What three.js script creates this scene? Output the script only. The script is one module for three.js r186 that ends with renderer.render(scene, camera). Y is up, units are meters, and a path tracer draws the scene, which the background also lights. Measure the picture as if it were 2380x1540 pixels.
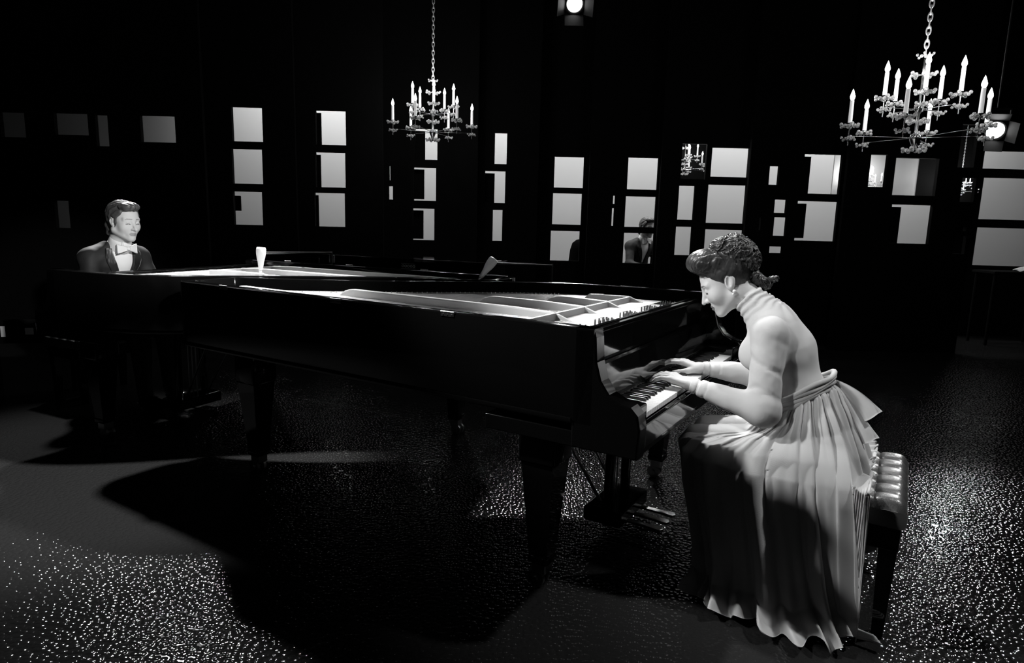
import * as THREE from 'three';
import { mergeGeometries, toCreasedNormals } from 'three/addons/utils/BufferGeometryUtils.js';
import { RoundedBoxGeometry } from 'three/addons/geometries/RoundedBoxGeometry.js';
import { RectAreaLightUniformsLib } from 'three/addons/lights/RectAreaLightUniformsLib.js';
import { ImprovedNoise } from 'three/addons/math/ImprovedNoise.js';

// ---------------------------------------------------------------- camera, light, exposure
const scene = new THREE.Scene();
scene.background = new THREE.Color(0x000000);
const camera = new THREE.PerspectiveCamera(54.46, 2380 / 1540, 0.05, 60);
camera.rotation.order = 'YXZ';
camera.position.set(0, 1.354, 0);
camera.rotation.set(-0.165, 0, 0.026);
const renderer = new THREE.WebGLRenderer({ antialias: true });
renderer.toneMapping = THREE.LinearToneMapping;
renderer.toneMappingExposure = 1.0;
renderer.shadowMap.enabled = true;
RectAreaLightUniformsLib.init();
// intensities of the studio lights (candela for the spots); the fittings are built further down
const POWER = { top: 180, back: 95, side: 34, floorBack: 130, key: 38, front: 26, hands: 60, rim: 34, manKey: 135, beyond: 20, cyc: 35 };
// where each studio lamp hangs, what it points at, cone half angle in degrees
const LAMPS = {
  top: { at: [-0.55, 4.45, -4.15], to: [-1.65, 0.9, -3.5], cone: 16.5 },
  back: { at: [0.62, 3.86, -7.9], to: [0.75, 0.9, -2.3], cone: 16 },
  side: { at: [5.95, 2.66, -8.35], to: [1.7, 0.1, -1.95], cone: 7 },
  floorBack: { at: [-3.8, 3.95, -6.75], to: [-1.9, 0.0, -2.5], cone: 22 },
  key: { at: [-2.2, 3.0, -2.15], to: [0.98, 0.62, -2.25], cone: 15 },
  front: { at: [-1.95, 3.3, -0.5], to: [0.93, 1.0, -2.4], cone: 6.5 },
  beyond: { at: [1.45, 4.0, -9.3], to: [1.75, 1.15, -9.5], cone: 12 },  // fill lamp added to light the stand-in for the mirrored man
  hands: { at: [0.2, 4.2, -4.45], to: [0.77, 0.8, -2.68], cone: 9.5 },
  rim: { at: [3.1, 4.2, -2.2], to: [1.15, 0.85, -2.25], cone: 11 },
  manKey: { at: [1.9, 3.1, 0.4], to: [-2.6, 1.2, -4.4], cone: 7 },
};

// ---------------------------------------------------------------- helpers
const V3 = (x, y, z) => new THREE.Vector3(x, y, z);
let seed = 12345;
const rnd = () => { seed = (seed * 1664525 + 1013904223) >>> 0; return seed / 4294967296; };
const noise = new ImprovedNoise();
const N3 = (x, y, z) => noise.noise(x, y, z);
const taken = {};
function numbered(n) { const k = taken[n] = (taken[n] ?? -1) + 1; return k ? `${n}_${String(k).padStart(3, '0')}` : n; }
function shade(o) { o.traverse(m => { if (m.isMesh) { m.castShadow = true; m.receiveShadow = true; } }); return o; }
function grey(v) { return new THREE.Color().setRGB(v, v, v); }
function mat(v, rough = 0.8, extra = {}) { return new THREE.MeshPhysicalMaterial({ color: grey(v), roughness: rough, ...extra }); }
function clean(g) {
  for (const k of Object.keys(g.attributes)) if (!['position', 'normal', 'uv'].includes(k)) g.deleteAttribute(k);
  if (!g.attributes.uv) g.setAttribute('uv', new THREE.BufferAttribute(new Float32Array(g.attributes.position.count * 2), 2));
  if (!g.attributes.normal) g.computeVertexNormals();
  return g.index ? g.toNonIndexed() : g;
}
function merge(list) { return list.length === 1 ? list[0] : mergeGeometries(list.map(clean)); }
function part(parent, name, geo, m) {
  const o = new THREE.Mesh(Array.isArray(geo) ? merge(geo) : geo, m); o.name = name; parent.add(o); return shade(o);
}
function thing(name, label, category, pos = [0, 0, 0], turn = 0, group) {
  const o = new THREE.Group(); o.name = numbered(name); o.position.set(...pos); o.rotation.y = turn;
  o.userData = { label, category }; if (group) o.userData.group = group; scene.add(o); return o;
}
function struct(name, geo, m) { const o = part(scene, name, geo, m); o.userData.kind = 'structure'; return o; }
function bx(x0, x1, y0, y1, z0, z1, r = 0) {
  const w = x1 - x0, h = y1 - y0, d = z1 - z0;
  const g = r ? new RoundedBoxGeometry(w, h, d, 2, Math.min(r, w / 2.01, h / 2.01, d / 2.01)) : new THREE.BoxGeometry(w, h, d);
  g.translate((x0 + x1) / 2, (y0 + y1) / 2, (z0 + z1) / 2); return g;
}
function rod(a, b, r0, r1 = r0, seg = 10) {
  const A = V3(...a), B = V3(...b), d = B.clone().sub(A), L = d.length();
  const g = new THREE.CylinderGeometry(r1, r0, L, seg); g.translate(0, L / 2, 0);
  g.applyQuaternion(new THREE.Quaternion().setFromUnitVectors(V3(0, 1, 0), d.normalize())); g.translate(A.x, A.y, A.z); return g;
}
function tube(pts, r, seg = 24, rad = 8, closed = false) {
  return new THREE.TubeGeometry(new THREE.CatmullRomCurve3(pts.map(p => V3(...p)), closed), seg, r, rad, closed);
}
function lathe(prof, seg = 20) { return new THREE.LatheGeometry(prof.map(p => new THREE.Vector2(p[0], p[1])), seg); }
function ball(x, y, z, r, ws = 12, hs = 8) { const g = new THREE.SphereGeometry(r, ws, hs); g.translate(x, y, z); return g; }
// extrude a (x,y) outline by a depth along z
function prism(pts, z0, z1, bevel = 0) {
  const s = new THREE.Shape(pts.map(p => new THREE.Vector2(p[0], p[1])));
  const g = new THREE.ExtrudeGeometry(s, bevel ? { depth: z1 - z0 - 2 * bevel, bevelEnabled: true, bevelSize: bevel, bevelThickness: bevel, bevelOffset: -bevel, bevelSegments: 2 } : { depth: z1 - z0, bevelEnabled: false });
  g.translate(0, 0, z0 + bevel); return g;
}
// closed thin sheet from a grid function (s,t in 0..1)
function sheet(fn, ns, nt, th = 0.003, closedS = false) {
  const P = [], cols = closedS ? ns : ns + 1;
  for (let j = 0; j <= nt; j++) for (let i = 0; i < cols; i++) P.push(V3(...fn(i / ns, j / nt)));
  const id = (i, j) => j * cols + (closedS ? (i % cols) : i);
  const base = new THREE.BufferGeometry(); base.setAttribute('position', new THREE.Float32BufferAttribute(P.flatMap(p => [p.x, p.y, p.z]), 3));
  const idx = [];
  for (let j = 0; j < nt; j++) for (let i = 0; i < ns; i++) { const a = id(i, j), b = id(i + 1, j), c = id(i, j + 1), d = id(i + 1, j + 1); idx.push(a, b, d, a, d, c); }
  base.setIndex(idx); base.computeVertexNormals();
  const nn = base.attributes.normal, n = P.length, pos = [], uv = [];
  for (const s of [1, -1]) for (let k = 0; k < n; k++) { pos.push(P[k].x + nn.getX(k) * th / 2 * s, P[k].y + nn.getY(k) * th / 2 * s, P[k].z + nn.getZ(k) * th / 2 * s); uv.push((k % cols) / ns, Math.floor(k / cols) / nt); }
  const all = [...idx]; for (let k = 0; k < idx.length; k += 3) all.push(idx[k] + n, idx[k + 2] + n, idx[k + 1] + n);
  const edge = (a, b) => all.push(a, a + n, b + n, a, b + n, b);
  for (let i = 0; i < ns; i++) { edge(id(i + 1, 0), id(i, 0)); edge(id(i, nt), id(i + 1, nt)); }
  if (!closedS) for (let j = 0; j < nt; j++) { edge(id(0, j), id(0, j + 1)); edge(id(ns, j + 1), id(ns, j)); }
  const g = new THREE.BufferGeometry(); g.setAttribute('position', new THREE.Float32BufferAttribute(pos, 3)); g.setAttribute('uv', new THREE.Float32BufferAttribute(uv, 2));
  g.setIndex(all); g.computeVertexNormals(); return g;
}
// ---- distance fields meshed with surface nets
const clamp = (x, a, b) => x < a ? a : x > b ? b : x;
const mix = (a, b, t) => a + (b - a) * t;
const smooth = (a, b, x) => { const t = clamp((x - a) / (b - a), 0, 1); return t * t * (3 - 2 * t); };
const smin = (a, b, k) => { const h = Math.max(k - Math.abs(a - b), 0) / k; return Math.min(a, b) - h * h * k * 0.25; };
const smax = (a, b, k) => -smin(-a, -b, k);
function cap(x, y, z, a, b, ra, rb) {
  const dx = b[0] - a[0], dy = b[1] - a[1], dz = b[2] - a[2], px = x - a[0], py = y - a[1], pz = z - a[2];
  const t = clamp((px * dx + py * dy + pz * dz) / (dx * dx + dy * dy + dz * dz + 1e-12), 0, 1);
  return Math.hypot(px - dx * t, py - dy * t, pz - dz * t) - (ra + (rb - ra) * t);
}
function ell(x, y, z, c, r) {
  const px = (x - c[0]) / r[0], py = (y - c[1]) / r[1], pz = (z - c[2]) / r[2], k0 = Math.hypot(px, py, pz);
  const k1 = Math.hypot(px / r[0], py / r[1], pz / r[2]); return k1 < 1e-9 ? -Math.min(...r) : k0 * (k0 - 1) / k1;
}
function sphere(x, y, z, c, r) { return Math.hypot(x - c[0], y - c[1], z - c[2]) - r; }
function net(f, lo, hi, h, slack = 1.6, colour) {
  const nx = Math.ceil((hi[0] - lo[0]) / h) + 1, ny = Math.ceil((hi[1] - lo[1]) / h) + 1, nz = Math.ceil((hi[2] - lo[2]) / h) + 1;
  const F = new Float32Array(nx * ny * nz), B = 6, at = (i, j, k) => i + nx * (j + ny * k);
  for (let k0 = 0; k0 < nz; k0 += B) for (let j0 = 0; j0 < ny; j0 += B) for (let i0 = 0; i0 < nx; i0 += B) {
    const i1 = Math.min(i0 + B, nx), j1 = Math.min(j0 + B, ny), k1 = Math.min(k0 + B, nz);
    const d = f(lo[0] + h * (i0 + B / 2), lo[1] + h * (j0 + B / 2), lo[2] + h * (k0 + B / 2)), far = Math.abs(d) > h * B * 0.87 * slack + 0.012;
    for (let k = k0; k < k1; k++) for (let j = j0; j < j1; j++) for (let i = i0; i < i1; i++) F[at(i, j, k)] = far ? d : f(lo[0] + h * i, lo[1] + h * j, lo[2] + h * k);
  }
  const id = new Int32Array(nx * ny * nz).fill(-1), pos = [], idx = [];
  for (let k = 0; k < nz - 1; k++) for (let j = 0; j < ny - 1; j++) for (let i = 0; i < nx - 1; i++) {
    let m = 0, sx = 0, sy = 0, sz = 0; const c = [];
    for (let q = 0; q < 8; q++) c.push(F[at(i + (q & 1), j + (q >> 1 & 1), k + (q >> 2))]);
    const s0 = c[0] < 0; let same = true; for (let q = 1; q < 8; q++) if ((c[q] < 0) !== s0) { same = false; break; }
    if (same) continue;
    for (let a = 0; a < 8; a++) for (const bit of [1, 2, 4]) { if (a & bit) continue; const b = a | bit; if ((c[a] < 0) === (c[b] < 0)) continue;
      const t = c[a] / (c[a] - c[b]); m++; sx += (a & 1) + (bit === 1 ? t : 0); sy += (a >> 1 & 1) + (bit === 2 ? t : 0); sz += (a >> 2) + (bit === 4 ? t : 0); }
    id[at(i, j, k)] = pos.length / 3; pos.push(lo[0] + h * (i + sx / m), lo[1] + h * (j + sy / m), lo[2] + h * (k + sz / m));
  }
  const quad = (a, b, c, d, flip) => { if (a < 0 || b < 0 || c < 0 || d < 0) return; flip ? idx.push(a, c, b, a, d, c) : idx.push(a, b, c, a, c, d); };
  for (let k = 1; k < nz - 1; k++) for (let j = 1; j < ny - 1; j++) for (let i = 1; i < nx - 1; i++) {
    const v = F[at(i, j, k)] < 0;
    if (v !== F[at(i + 1, j, k)] < 0) quad(id[at(i, j - 1, k - 1)], id[at(i, j, k - 1)], id[at(i, j, k)], id[at(i, j - 1, k)], !v);
    if (v !== F[at(i, j + 1, k)] < 0) quad(id[at(i - 1, j, k - 1)], id[at(i - 1, j, k)], id[at(i, j, k)], id[at(i, j, k - 1)], !v);
    if (v !== F[at(i, j, k + 1)] < 0) quad(id[at(i - 1, j - 1, k)], id[at(i, j - 1, k)], id[at(i, j, k)], id[at(i - 1, j, k)], !v);
  }
  const g = new THREE.BufferGeometry(); g.setAttribute('position', new THREE.Float32BufferAttribute(pos, 3)); g.setIndex(idx); g.computeVertexNormals();
  if (colour) { const col = []; for (let q = 0; q < pos.length; q += 3) { const w = colour(pos[q], pos[q + 1], pos[q + 2]); col.push(w, w, w); } g.setAttribute('color', new THREE.Float32BufferAttribute(col, 3)); }
  return g;
}
function joinCoded(list) {           // merge indexed geometries that carry position, normal, colour
  return mergeGeometries(list);
}
// ---- textures (grain and fine relief only)
function tex(n, fn, rep) {
  const d = new Uint8Array(n * n * 4);
  for (let y = 0; y < n; y++) for (let x = 0; x < n; x++) { const v = clamp(fn(x / n, y / n), 0, 1) * 255, o = (y * n + x) * 4; d[o] = d[o + 1] = d[o + 2] = v; d[o + 3] = 255; }
  const t = new THREE.DataTexture(d, n, n); t.wrapS = t.wrapT = THREE.RepeatWrapping; t.magFilter = THREE.LinearFilter; t.minFilter = THREE.LinearMipmapLinearFilter; t.generateMipmaps = true; t.repeat.set(rep, rep); t.needsUpdate = true; return t;
}
function cells(n, count, jit) {      // tileable rounded pebbles
  const pts = []; for (let j = 0; j < count; j++) for (let i = 0; i < count; i++) pts.push([(i + 0.5 + (rnd() - 0.5) * jit) / count, (j + 0.5 + (rnd() - 0.5) * jit) / count, 0.55 + 0.45 * rnd()]);
  return (u, v) => { let best = 0; const ci = Math.floor(u * count), cj = Math.floor(v * count);
    for (let b = -1; b <= 1; b++) for (let a = -1; a <= 1; a++) { const p = pts[((cj + b + count) % count) * count + (ci + a + count) % count];
      let dx = Math.abs(u - p[0]), dy = Math.abs(v - p[1]); if (dx > 0.5) dx = 1 - dx; if (dy > 0.5) dy = 1 - dy;
      const r = Math.hypot(dx, dy) * count; best = Math.max(best, p[2] * Math.max(0, 1 - r * r * 2.1)); }
    return best; };
}
const pebble = cells(1024, 52, 0.95);
const floorBump = tex(1024, (u, v) => pebble(u, v), 1);
const weave = tex(256, (u, v) => 0.5 + 0.25 * Math.sin(u * 2 * Math.PI * 64) * Math.sin(v * 2 * Math.PI * 64) + 0.25 * rnd(), 6);
const leatherGrain = tex(256, (() => { const c = cells(256, 40, 0.9); return (u, v) => c(u, v); })(), 4);

// ---- materials: the picture is black and white, so every colour is a grey
const M = {
  blackPaint: mat(0.003, 0.9, { specularIntensity: 0.1 }),
  drape: mat(0.006, 1.0, { specularIntensity: 0 }),
  cyc: mat(0.62, 0.95, { specularIntensity: 0.1 }),
  lacquer: mat(0.004, 0.07, { specularIntensity: 0.45, clearcoat: 0.5, clearcoatRoughness: 0.03 }),
  plate: mat(0.62, 0.5),
  soundboard: mat(0.45, 0.5, { clearcoat: 0.4 }),
  steel: mat(0.5, 0.3, { metalness: 1 }),
  brass: mat(0.55, 0.28, { metalness: 1 }),
  darkMetal: mat(0.03, 0.4, { metalness: 0.3 }),
  ivory: mat(0.8, 0.3),
  ebony: mat(0.01, 0.25),
  felt: mat(0.03, 1),
  whiteEnamel: mat(0.75, 0.35),
  skin: new THREE.MeshPhysicalMaterial({ color: grey(1), vertexColors: true, roughness: 0.55, specularIntensity: 0.4 }),
  dress: mat(0.5, 0.9, { bumpMap: weave, bumpScale: 0.0006, sheen: 0.3, sheenRoughness: 0.6, specularIntensity: 0.2 }),
  hairDark: new THREE.MeshPhysicalMaterial({ color: grey(0.03), roughness: 0.38 }),
  pearl: mat(0.8, 0.2, { clearcoat: 1 }),
  coat: mat(0.008, 0.7, { sheen: 0.25, sheenRoughness: 0.4 }),
  satin: mat(0.012, 0.4),
  linen: mat(0.8, 0.8),
  shoe: mat(0.01, 0.2),
  leather: mat(0.06, 0.34, { bumpMap: leatherGrain, bumpScale: 0.0004, clearcoat: 0.5, clearcoatRoughness: 0.25 }),
  chrome: mat(0.7, 0.15, { metalness: 1 }),
  candle: mat(0.8, 0.6, { emissive: grey(1), emissiveIntensity: 0.35 }),
  flame: mat(0.9, 0.4, { emissive: grey(1), emissiveIntensity: 6 }),
  crystal: mat(1, 0.02, { transmission: 0.75, thickness: 0.01, ior: 1.6, specularIntensity: 1 }),
  lens: mat(0.9, 0.3, { emissive: grey(1), emissiveIntensity: 4 }),
  chainMetal: mat(0.8, 0.45, { metalness: 0.55 }),
  pinSteel: mat(0.12, 0.4, { metalness: 0.8 }),
  greyBoard: mat(0.3, 0.9),
  paper: mat(0.7, 0.9),
};
console.log('helpers ready');
// ================================================================ room shell
const RX = 9, RZ0 = -11.6, RZ1 = 4.2, RH = 6.2, TH = 0.2;
{
  const g = new THREE.PlaneGeometry(2 * RX, RZ1 - RZ0, 1, 1); g.rotateX(-Math.PI / 2); g.translate(0, 0, (RZ0 + RZ1) / 2);
  const uv = g.attributes.uv, p = g.attributes.position; for (let i = 0; i < uv.count; i++) uv.setXY(i, p.getX(i), p.getZ(i));
  const slab = bx(-RX, RX, -TH, -0.001, RZ0, RZ1);
  const us = slab.attributes.uv; for (let i = 0; i < us.count; i++) us.setXY(i, 0, 0);
  struct('floor', [g, slab], mat(0.015, 0.06, { bumpMap: floorBump, bumpScale: 0.0022, specularIntensity: 0.42 }));
  struct('ceiling', bx(-RX, RX, RH, RH + TH, RZ0, RZ1), M.blackPaint);
  struct('wall_left', bx(-RX - TH, -RX, 0, RH, RZ0, RZ1), M.drape);
  struct('wall_right', bx(RX, RX + TH, 0, RH, RZ0, RZ1), M.drape);
  struct('wall_front', bx(-RX, RX, 0, RH, RZ1, RZ1 + TH), M.drape);
  struct('wall_back', bx(-RX, RX, 0, RH, RZ0 - TH, RZ0), M.drape);
}
// pale backcloth behind the black screens, with the strip light that washes it from above
{
  const t = thing('backcloth', 'pale grey lit backcloth seen through the screen openings', 'backdrop', [0, 0, -11.1]);
  part(t, 'cloth', bx(-8.8, 8.8, 0, 4.9, -0.02, 0.02), M.cyc);
  part(t, 'top_batten', rod([-8.8, 4.93, 0], [8.8, 4.93, 0], 0.03), M.darkMetal);
  const s = thing('strip_light', 'long strip light hung behind the black screens washing the backcloth', 'strip light', [1.55, 4.35, -9.9]);
  part(s, 'housing', [bx(-6.2, 6.2, 0.02, 0.22, -0.12, 0.16), bx(-6.2, 6.2, -0.1, 0.02, 0.1, 0.16)], M.darkMetal);
  const tubeM = mat(0.9, 0.4, { emissive: grey(1), emissiveIntensity: 2 });
  part(s, 'lamp_tube', rod([-6.15, -0.03, 0], [6.15, -0.03, 0], 0.025), tubeM);
  const L = new THREE.RectAreaLight(0xffffff, POWER.cyc, 12.2, 0.22); L.position.set(0, -0.09, -0.03); s.add(L);
  L.lookAt(s.position.x, 1.4, -11.1);
  part(s, 'hanger', [rod([-4, 0.2, 0], [-4, 1.85, 0], 0.015), rod([4, 0.2, 0], [4, 1.85, 0], 0.015)], M.darkMetal);
  const b = thing('added_masking_drape', 'added black drape edge-on behind the screens shading the left openings', 'drape', [-4.35, 0, -9.4]); b.rotation.y = 0.44;  // added partition that holds the wash off the left openings
  part(b, 'drape_cloth', bx(-0.03, 0.03, 0, 4.2, -1.15, 1.15), M.drape);
  const bor = thing('added_masking_border', 'added black border cloth stopping light leaks above the screens', 'drape', [0, 4.9, -9.2]);  // added cloth, out of view, keeps the wash from leaking forward
  part(bor, 'border_cloth', bx(-8.9, 8.9, 0, 1.25, -0.03, 0.03), M.drape);
}
// black screens with square openings, standing at different depths: [depth, left, right, openings, boards behind]
const SCREENS = [
  [7.2,-6.16,-3.38,[[-5.562,-5.296,2.141,2.402],[-4.979,-4.616,2.18,2.408],[-4.537,-4.402,2.071,2.399],[-4.052,-3.679,2.127,2.405],[-5.056,-4.899,1.186,1.481]],[]],
  [7.55,-3.74,-2.51,[[-3.217,-2.871,2.199,2.574],[-3.233,-2.888,1.731,2.118],[-3.239,-2.906,1.268,1.644]],[[-3.323,-3.212,1.427,1.6]]],
  [7.85,-2.86,-1.58,[[-2.363,-2.009,2.218,2.608],[-2.375,-2.022,1.73,2.134],[-2.396,-2.035,1.269,1.665]],[[-2.436,-2.338,2.207,2.598],[-2.448,-2.354,1.712,2.116],[-2.46,-2.392,1.242,1.64]]],
  [8.4,-1.97,-0.49,[[-1.283,-1.0,2.129,2.507],[-1.299,-1.014,1.62,2.033],[-1.31,-1.033,1.123,1.522],[-1.611,-1.595,1.862,2.043],[-1.618,-1.563,1.625,1.792]],[[-1.356,-1.174,2.116,2.495],[-1.373,-1.184,1.643,2.018],[-1.385,-1.193,1.134,1.5]]],
  [8.7,-0.9,0.29,[[-0.287,-0.129,2.126,2.519],[-0.407,-0.14,1.625,2.036],[-0.295,-0.168,1.129,1.536]],[[-0.464,-0.285,1.604,2.015]]],
  [9.0,-0.06,1.26,[[0.518,0.916,1.862,2.272],[0.512,0.908,1.369,1.787],[0.5,0.899,0.872,1.28]],[]],
  [8.7,0.96,2.05,[[1.463,1.858,1.847,2.255],[1.456,1.855,1.359,1.758],[1.458,1.856,0.879,1.279],[1.288,1.316,1.654,1.76],[1.282,1.311,1.367,1.598]],[]],
  [8.3,1.81,3.16,[[2.059,2.366,1.968,2.396],[2.051,2.251,1.465,1.886],[2.044,2.247,1.02,1.378],[2.431,2.893,2.005,2.36],[2.415,2.893,1.435,1.909],[2.418,2.896,0.885,1.353]],[]],
  [7.75,2.72,4.08,[[2.955,3.066,1.887,2.102],[3.048,3.19,1.566,1.72],[3.06,3.207,1.3,1.516],[3.034,3.187,1.096,1.172],[3.346,3.788,1.797,2.247],[3.318,3.796,1.25,1.711],[2.812,2.904,1.358,1.509]],[[3.355,3.483,1.764,2.231],[3.328,3.483,1.279,1.686]]],
  [7.4,3.68,5.16,[[3.93,4.121,1.868,2.218],[4.211,4.69,1.785,2.191],[4.226,4.686,1.253,1.684],[4.97,5.092,1.407,1.455],[4.975,5.107,1.151,1.359],[4.898,5.079,2.104,2.564],[4.974,5.128,1.729,1.992]],[[4.253,4.411,1.217,1.66]]],
  [8.8,5.91,7.76,[[6.162,6.939,2.239,2.47],[6.2,6.95,1.582,2.126],[6.205,6.975,0.966,1.472]],[]],
];
const SCREEN_LABELS = [
  'black screen with four dim upper openings behind the seated man',
  'black screen with three stacked pale openings, leftmost of the bright ones',
  'black screen with three notched pale openings, second bright column from the left',
  'black screen under the smaller chandelier with narrow pale openings',
  'black screen with the narrowest tall openings right of the smaller chandelier',
  'black screen with three plain pale openings left of the small stand-in man in tails',
  'black screen whose lowest opening shows a small stand-in man in tails',
  'black screen with two columns of openings directly above the woman\'s head',
  'black screen with two large pale openings and small square ones left of them',
  'black screen below the larger chandelier with one dim and one bright opening',
  'black screen with the largest pale openings at the right edge',
];
SCREENS.forEach(([z, xl, xr, ops, boards], si) => {
  const top = 5.0, th = 0.05, t = thing('openwork_screen', SCREEN_LABELS[si], 'screen', [0, 0, -z], 0, 'black screens with square openings');
  // split the face into full rows of solid board around the openings
  const ys = [...new Set([0, top, ...ops.flatMap(o => [Math.max(0, o[2]), o[3]])])].sort((a, b) => a - b);
  const bars = [];
  for (let k = 0; k < ys.length - 1; k++) {
    const y0 = ys[k], y1 = ys[k + 1], ym = (y0 + y1) / 2;
    let x = xl; const cut = ops.filter(o => o[2] <= ym && o[3] >= ym).sort((a, b) => a[0] - b[0]);
    for (const o of cut) { if (o[0] > x) bars.push([x, o[0], y0, y1]); x = Math.max(x, o[1]); }
    if (x < xr) bars.push([x, xr, y0, y1]);
  }
  // join vertical neighbours of the same width into one board
  bars.sort((a, b) => a[0] - b[0] || a[1] - b[1] || a[2] - b[2]);
  const out = []; for (const b of bars) { const l = out[out.length - 1]; if (l && l[0] === b[0] && l[1] === b[1] && Math.abs(l[3] - b[2]) < 1e-6) l[3] = b[3]; else out.push([...b]); }
  for (const b of out) { const wide = b[1] - b[0] > b[3] - b[2]; part(t, wide ? 'rail' : 'stile', bx(b[0], b[1], b[2], b[3], -th / 2, th / 2), M.blackPaint); }
  for (const s of [xl + 0.2, xr - 0.2]) part(t, 'brace_foot', [bx(s - 0.03, s + 0.03, 0, 0.05, -0.18, -th / 2), rod([s, 0.04, -0.16], [s, 1.0, -0.03], 0.01)], M.blackPaint);
  for (const b of boards) part(t, 'masking_board', bx(b[0], b[1], b[2], b[3], -0.13, -0.11), M.blackPaint);
});
console.log('room ready');
// ================================================================ the two grand pianos
// piano frame: x runs from the key fronts to the tail, y up, z from the straight bass side to the treble side
const NEAR = { at: [0.376, 0, -1.972], turn: Math.PI - 0.548 };
const inNear = (u, y, v) => { const a = NEAR.turn; return [NEAR.at[0] + u * Math.cos(a) + v * Math.sin(a), y, NEAR.at[2] - u * Math.sin(a) + v * Math.cos(a)]; };
const FAR = { at: inNear(3.87, 0, 1.41), turn: NEAR.turn + Math.PI + 0.10 };
const inFar = (u, y, v) => { const a = FAR.turn; return [FAR.at[0] + u * Math.cos(a) + v * Math.sin(a), y, FAR.at[2] - u * Math.sin(a) + v * Math.cos(a)]; };
const RIM = 1.027, RIMB = 0.70, PLATE = 0.955;
function outline(L, W, off, u0) {        // plan of the case, shrunk by off; from the bass front round the tail to the treble front
  const pts = [], add = (u, v) => pts.push([u, v]);
  add(u0, off);
  for (let k = 0; k <= 8; k++) add(mix(u0, L - 0.14, k / 8), off);
  for (let k = 1; k <= 6; k++) { const a = k / 6 * Math.PI / 2; add(L - 0.14 + Math.sin(a) * (0.14 - off), 0.14 - Math.cos(a) * (0.14 - off)); }
  add(L - off, 0.29);
  for (let k = 1; k <= 6; k++) { const a = k / 6 * 1.25; add(L - 0.15 + Math.cos(a) * (0.15 - off), 0.29 + Math.sin(a) * (0.15 - off)); }
  const e = pts[pts.length - 1], P0 = [e[0], e[1]], big = W > 1.55, P1 = [big ? 1.55 : 1.4, 0.78 - off], P2 = [big ? 1.28 : 1.12, W - off], P3 = [big ? 0.7 : 0.6, W - off];
  for (let k = 1; k <= 26; k++) { const t = k / 26, s = 1 - t; add(s * s * s * P0[0] + 3 * s * s * t * P1[0] + 3 * s * t * t * P2[0] + t * t * t * P3[0], s * s * s * P0[1] + 3 * s * s * t * P1[1] + 3 * s * t * t * P2[1] + t * t * t * P3[1]); }
  add(u0, W - off); return pts;
}
function flatShape(pts) { return new THREE.Shape(pts.map(p => new THREE.Vector2(p[0], -p[1]))); }   // drawn so that rotating -90 about x keeps z = v
function slabFrom(pts, y0, y1, bev = 0) {
  const g = new THREE.ExtrudeGeometry(flatShape(pts), bev ? { depth: y1 - y0 - 2 * bev, bevelEnabled: true, bevelSize: bev, bevelThickness: bev, bevelOffset: -bev, bevelSegments: 2 } : { depth: y1 - y0, bevelEnabled: false });
  g.rotateX(-Math.PI / 2); g.translate(0, y0 + bev, 0); return g;
}
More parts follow.
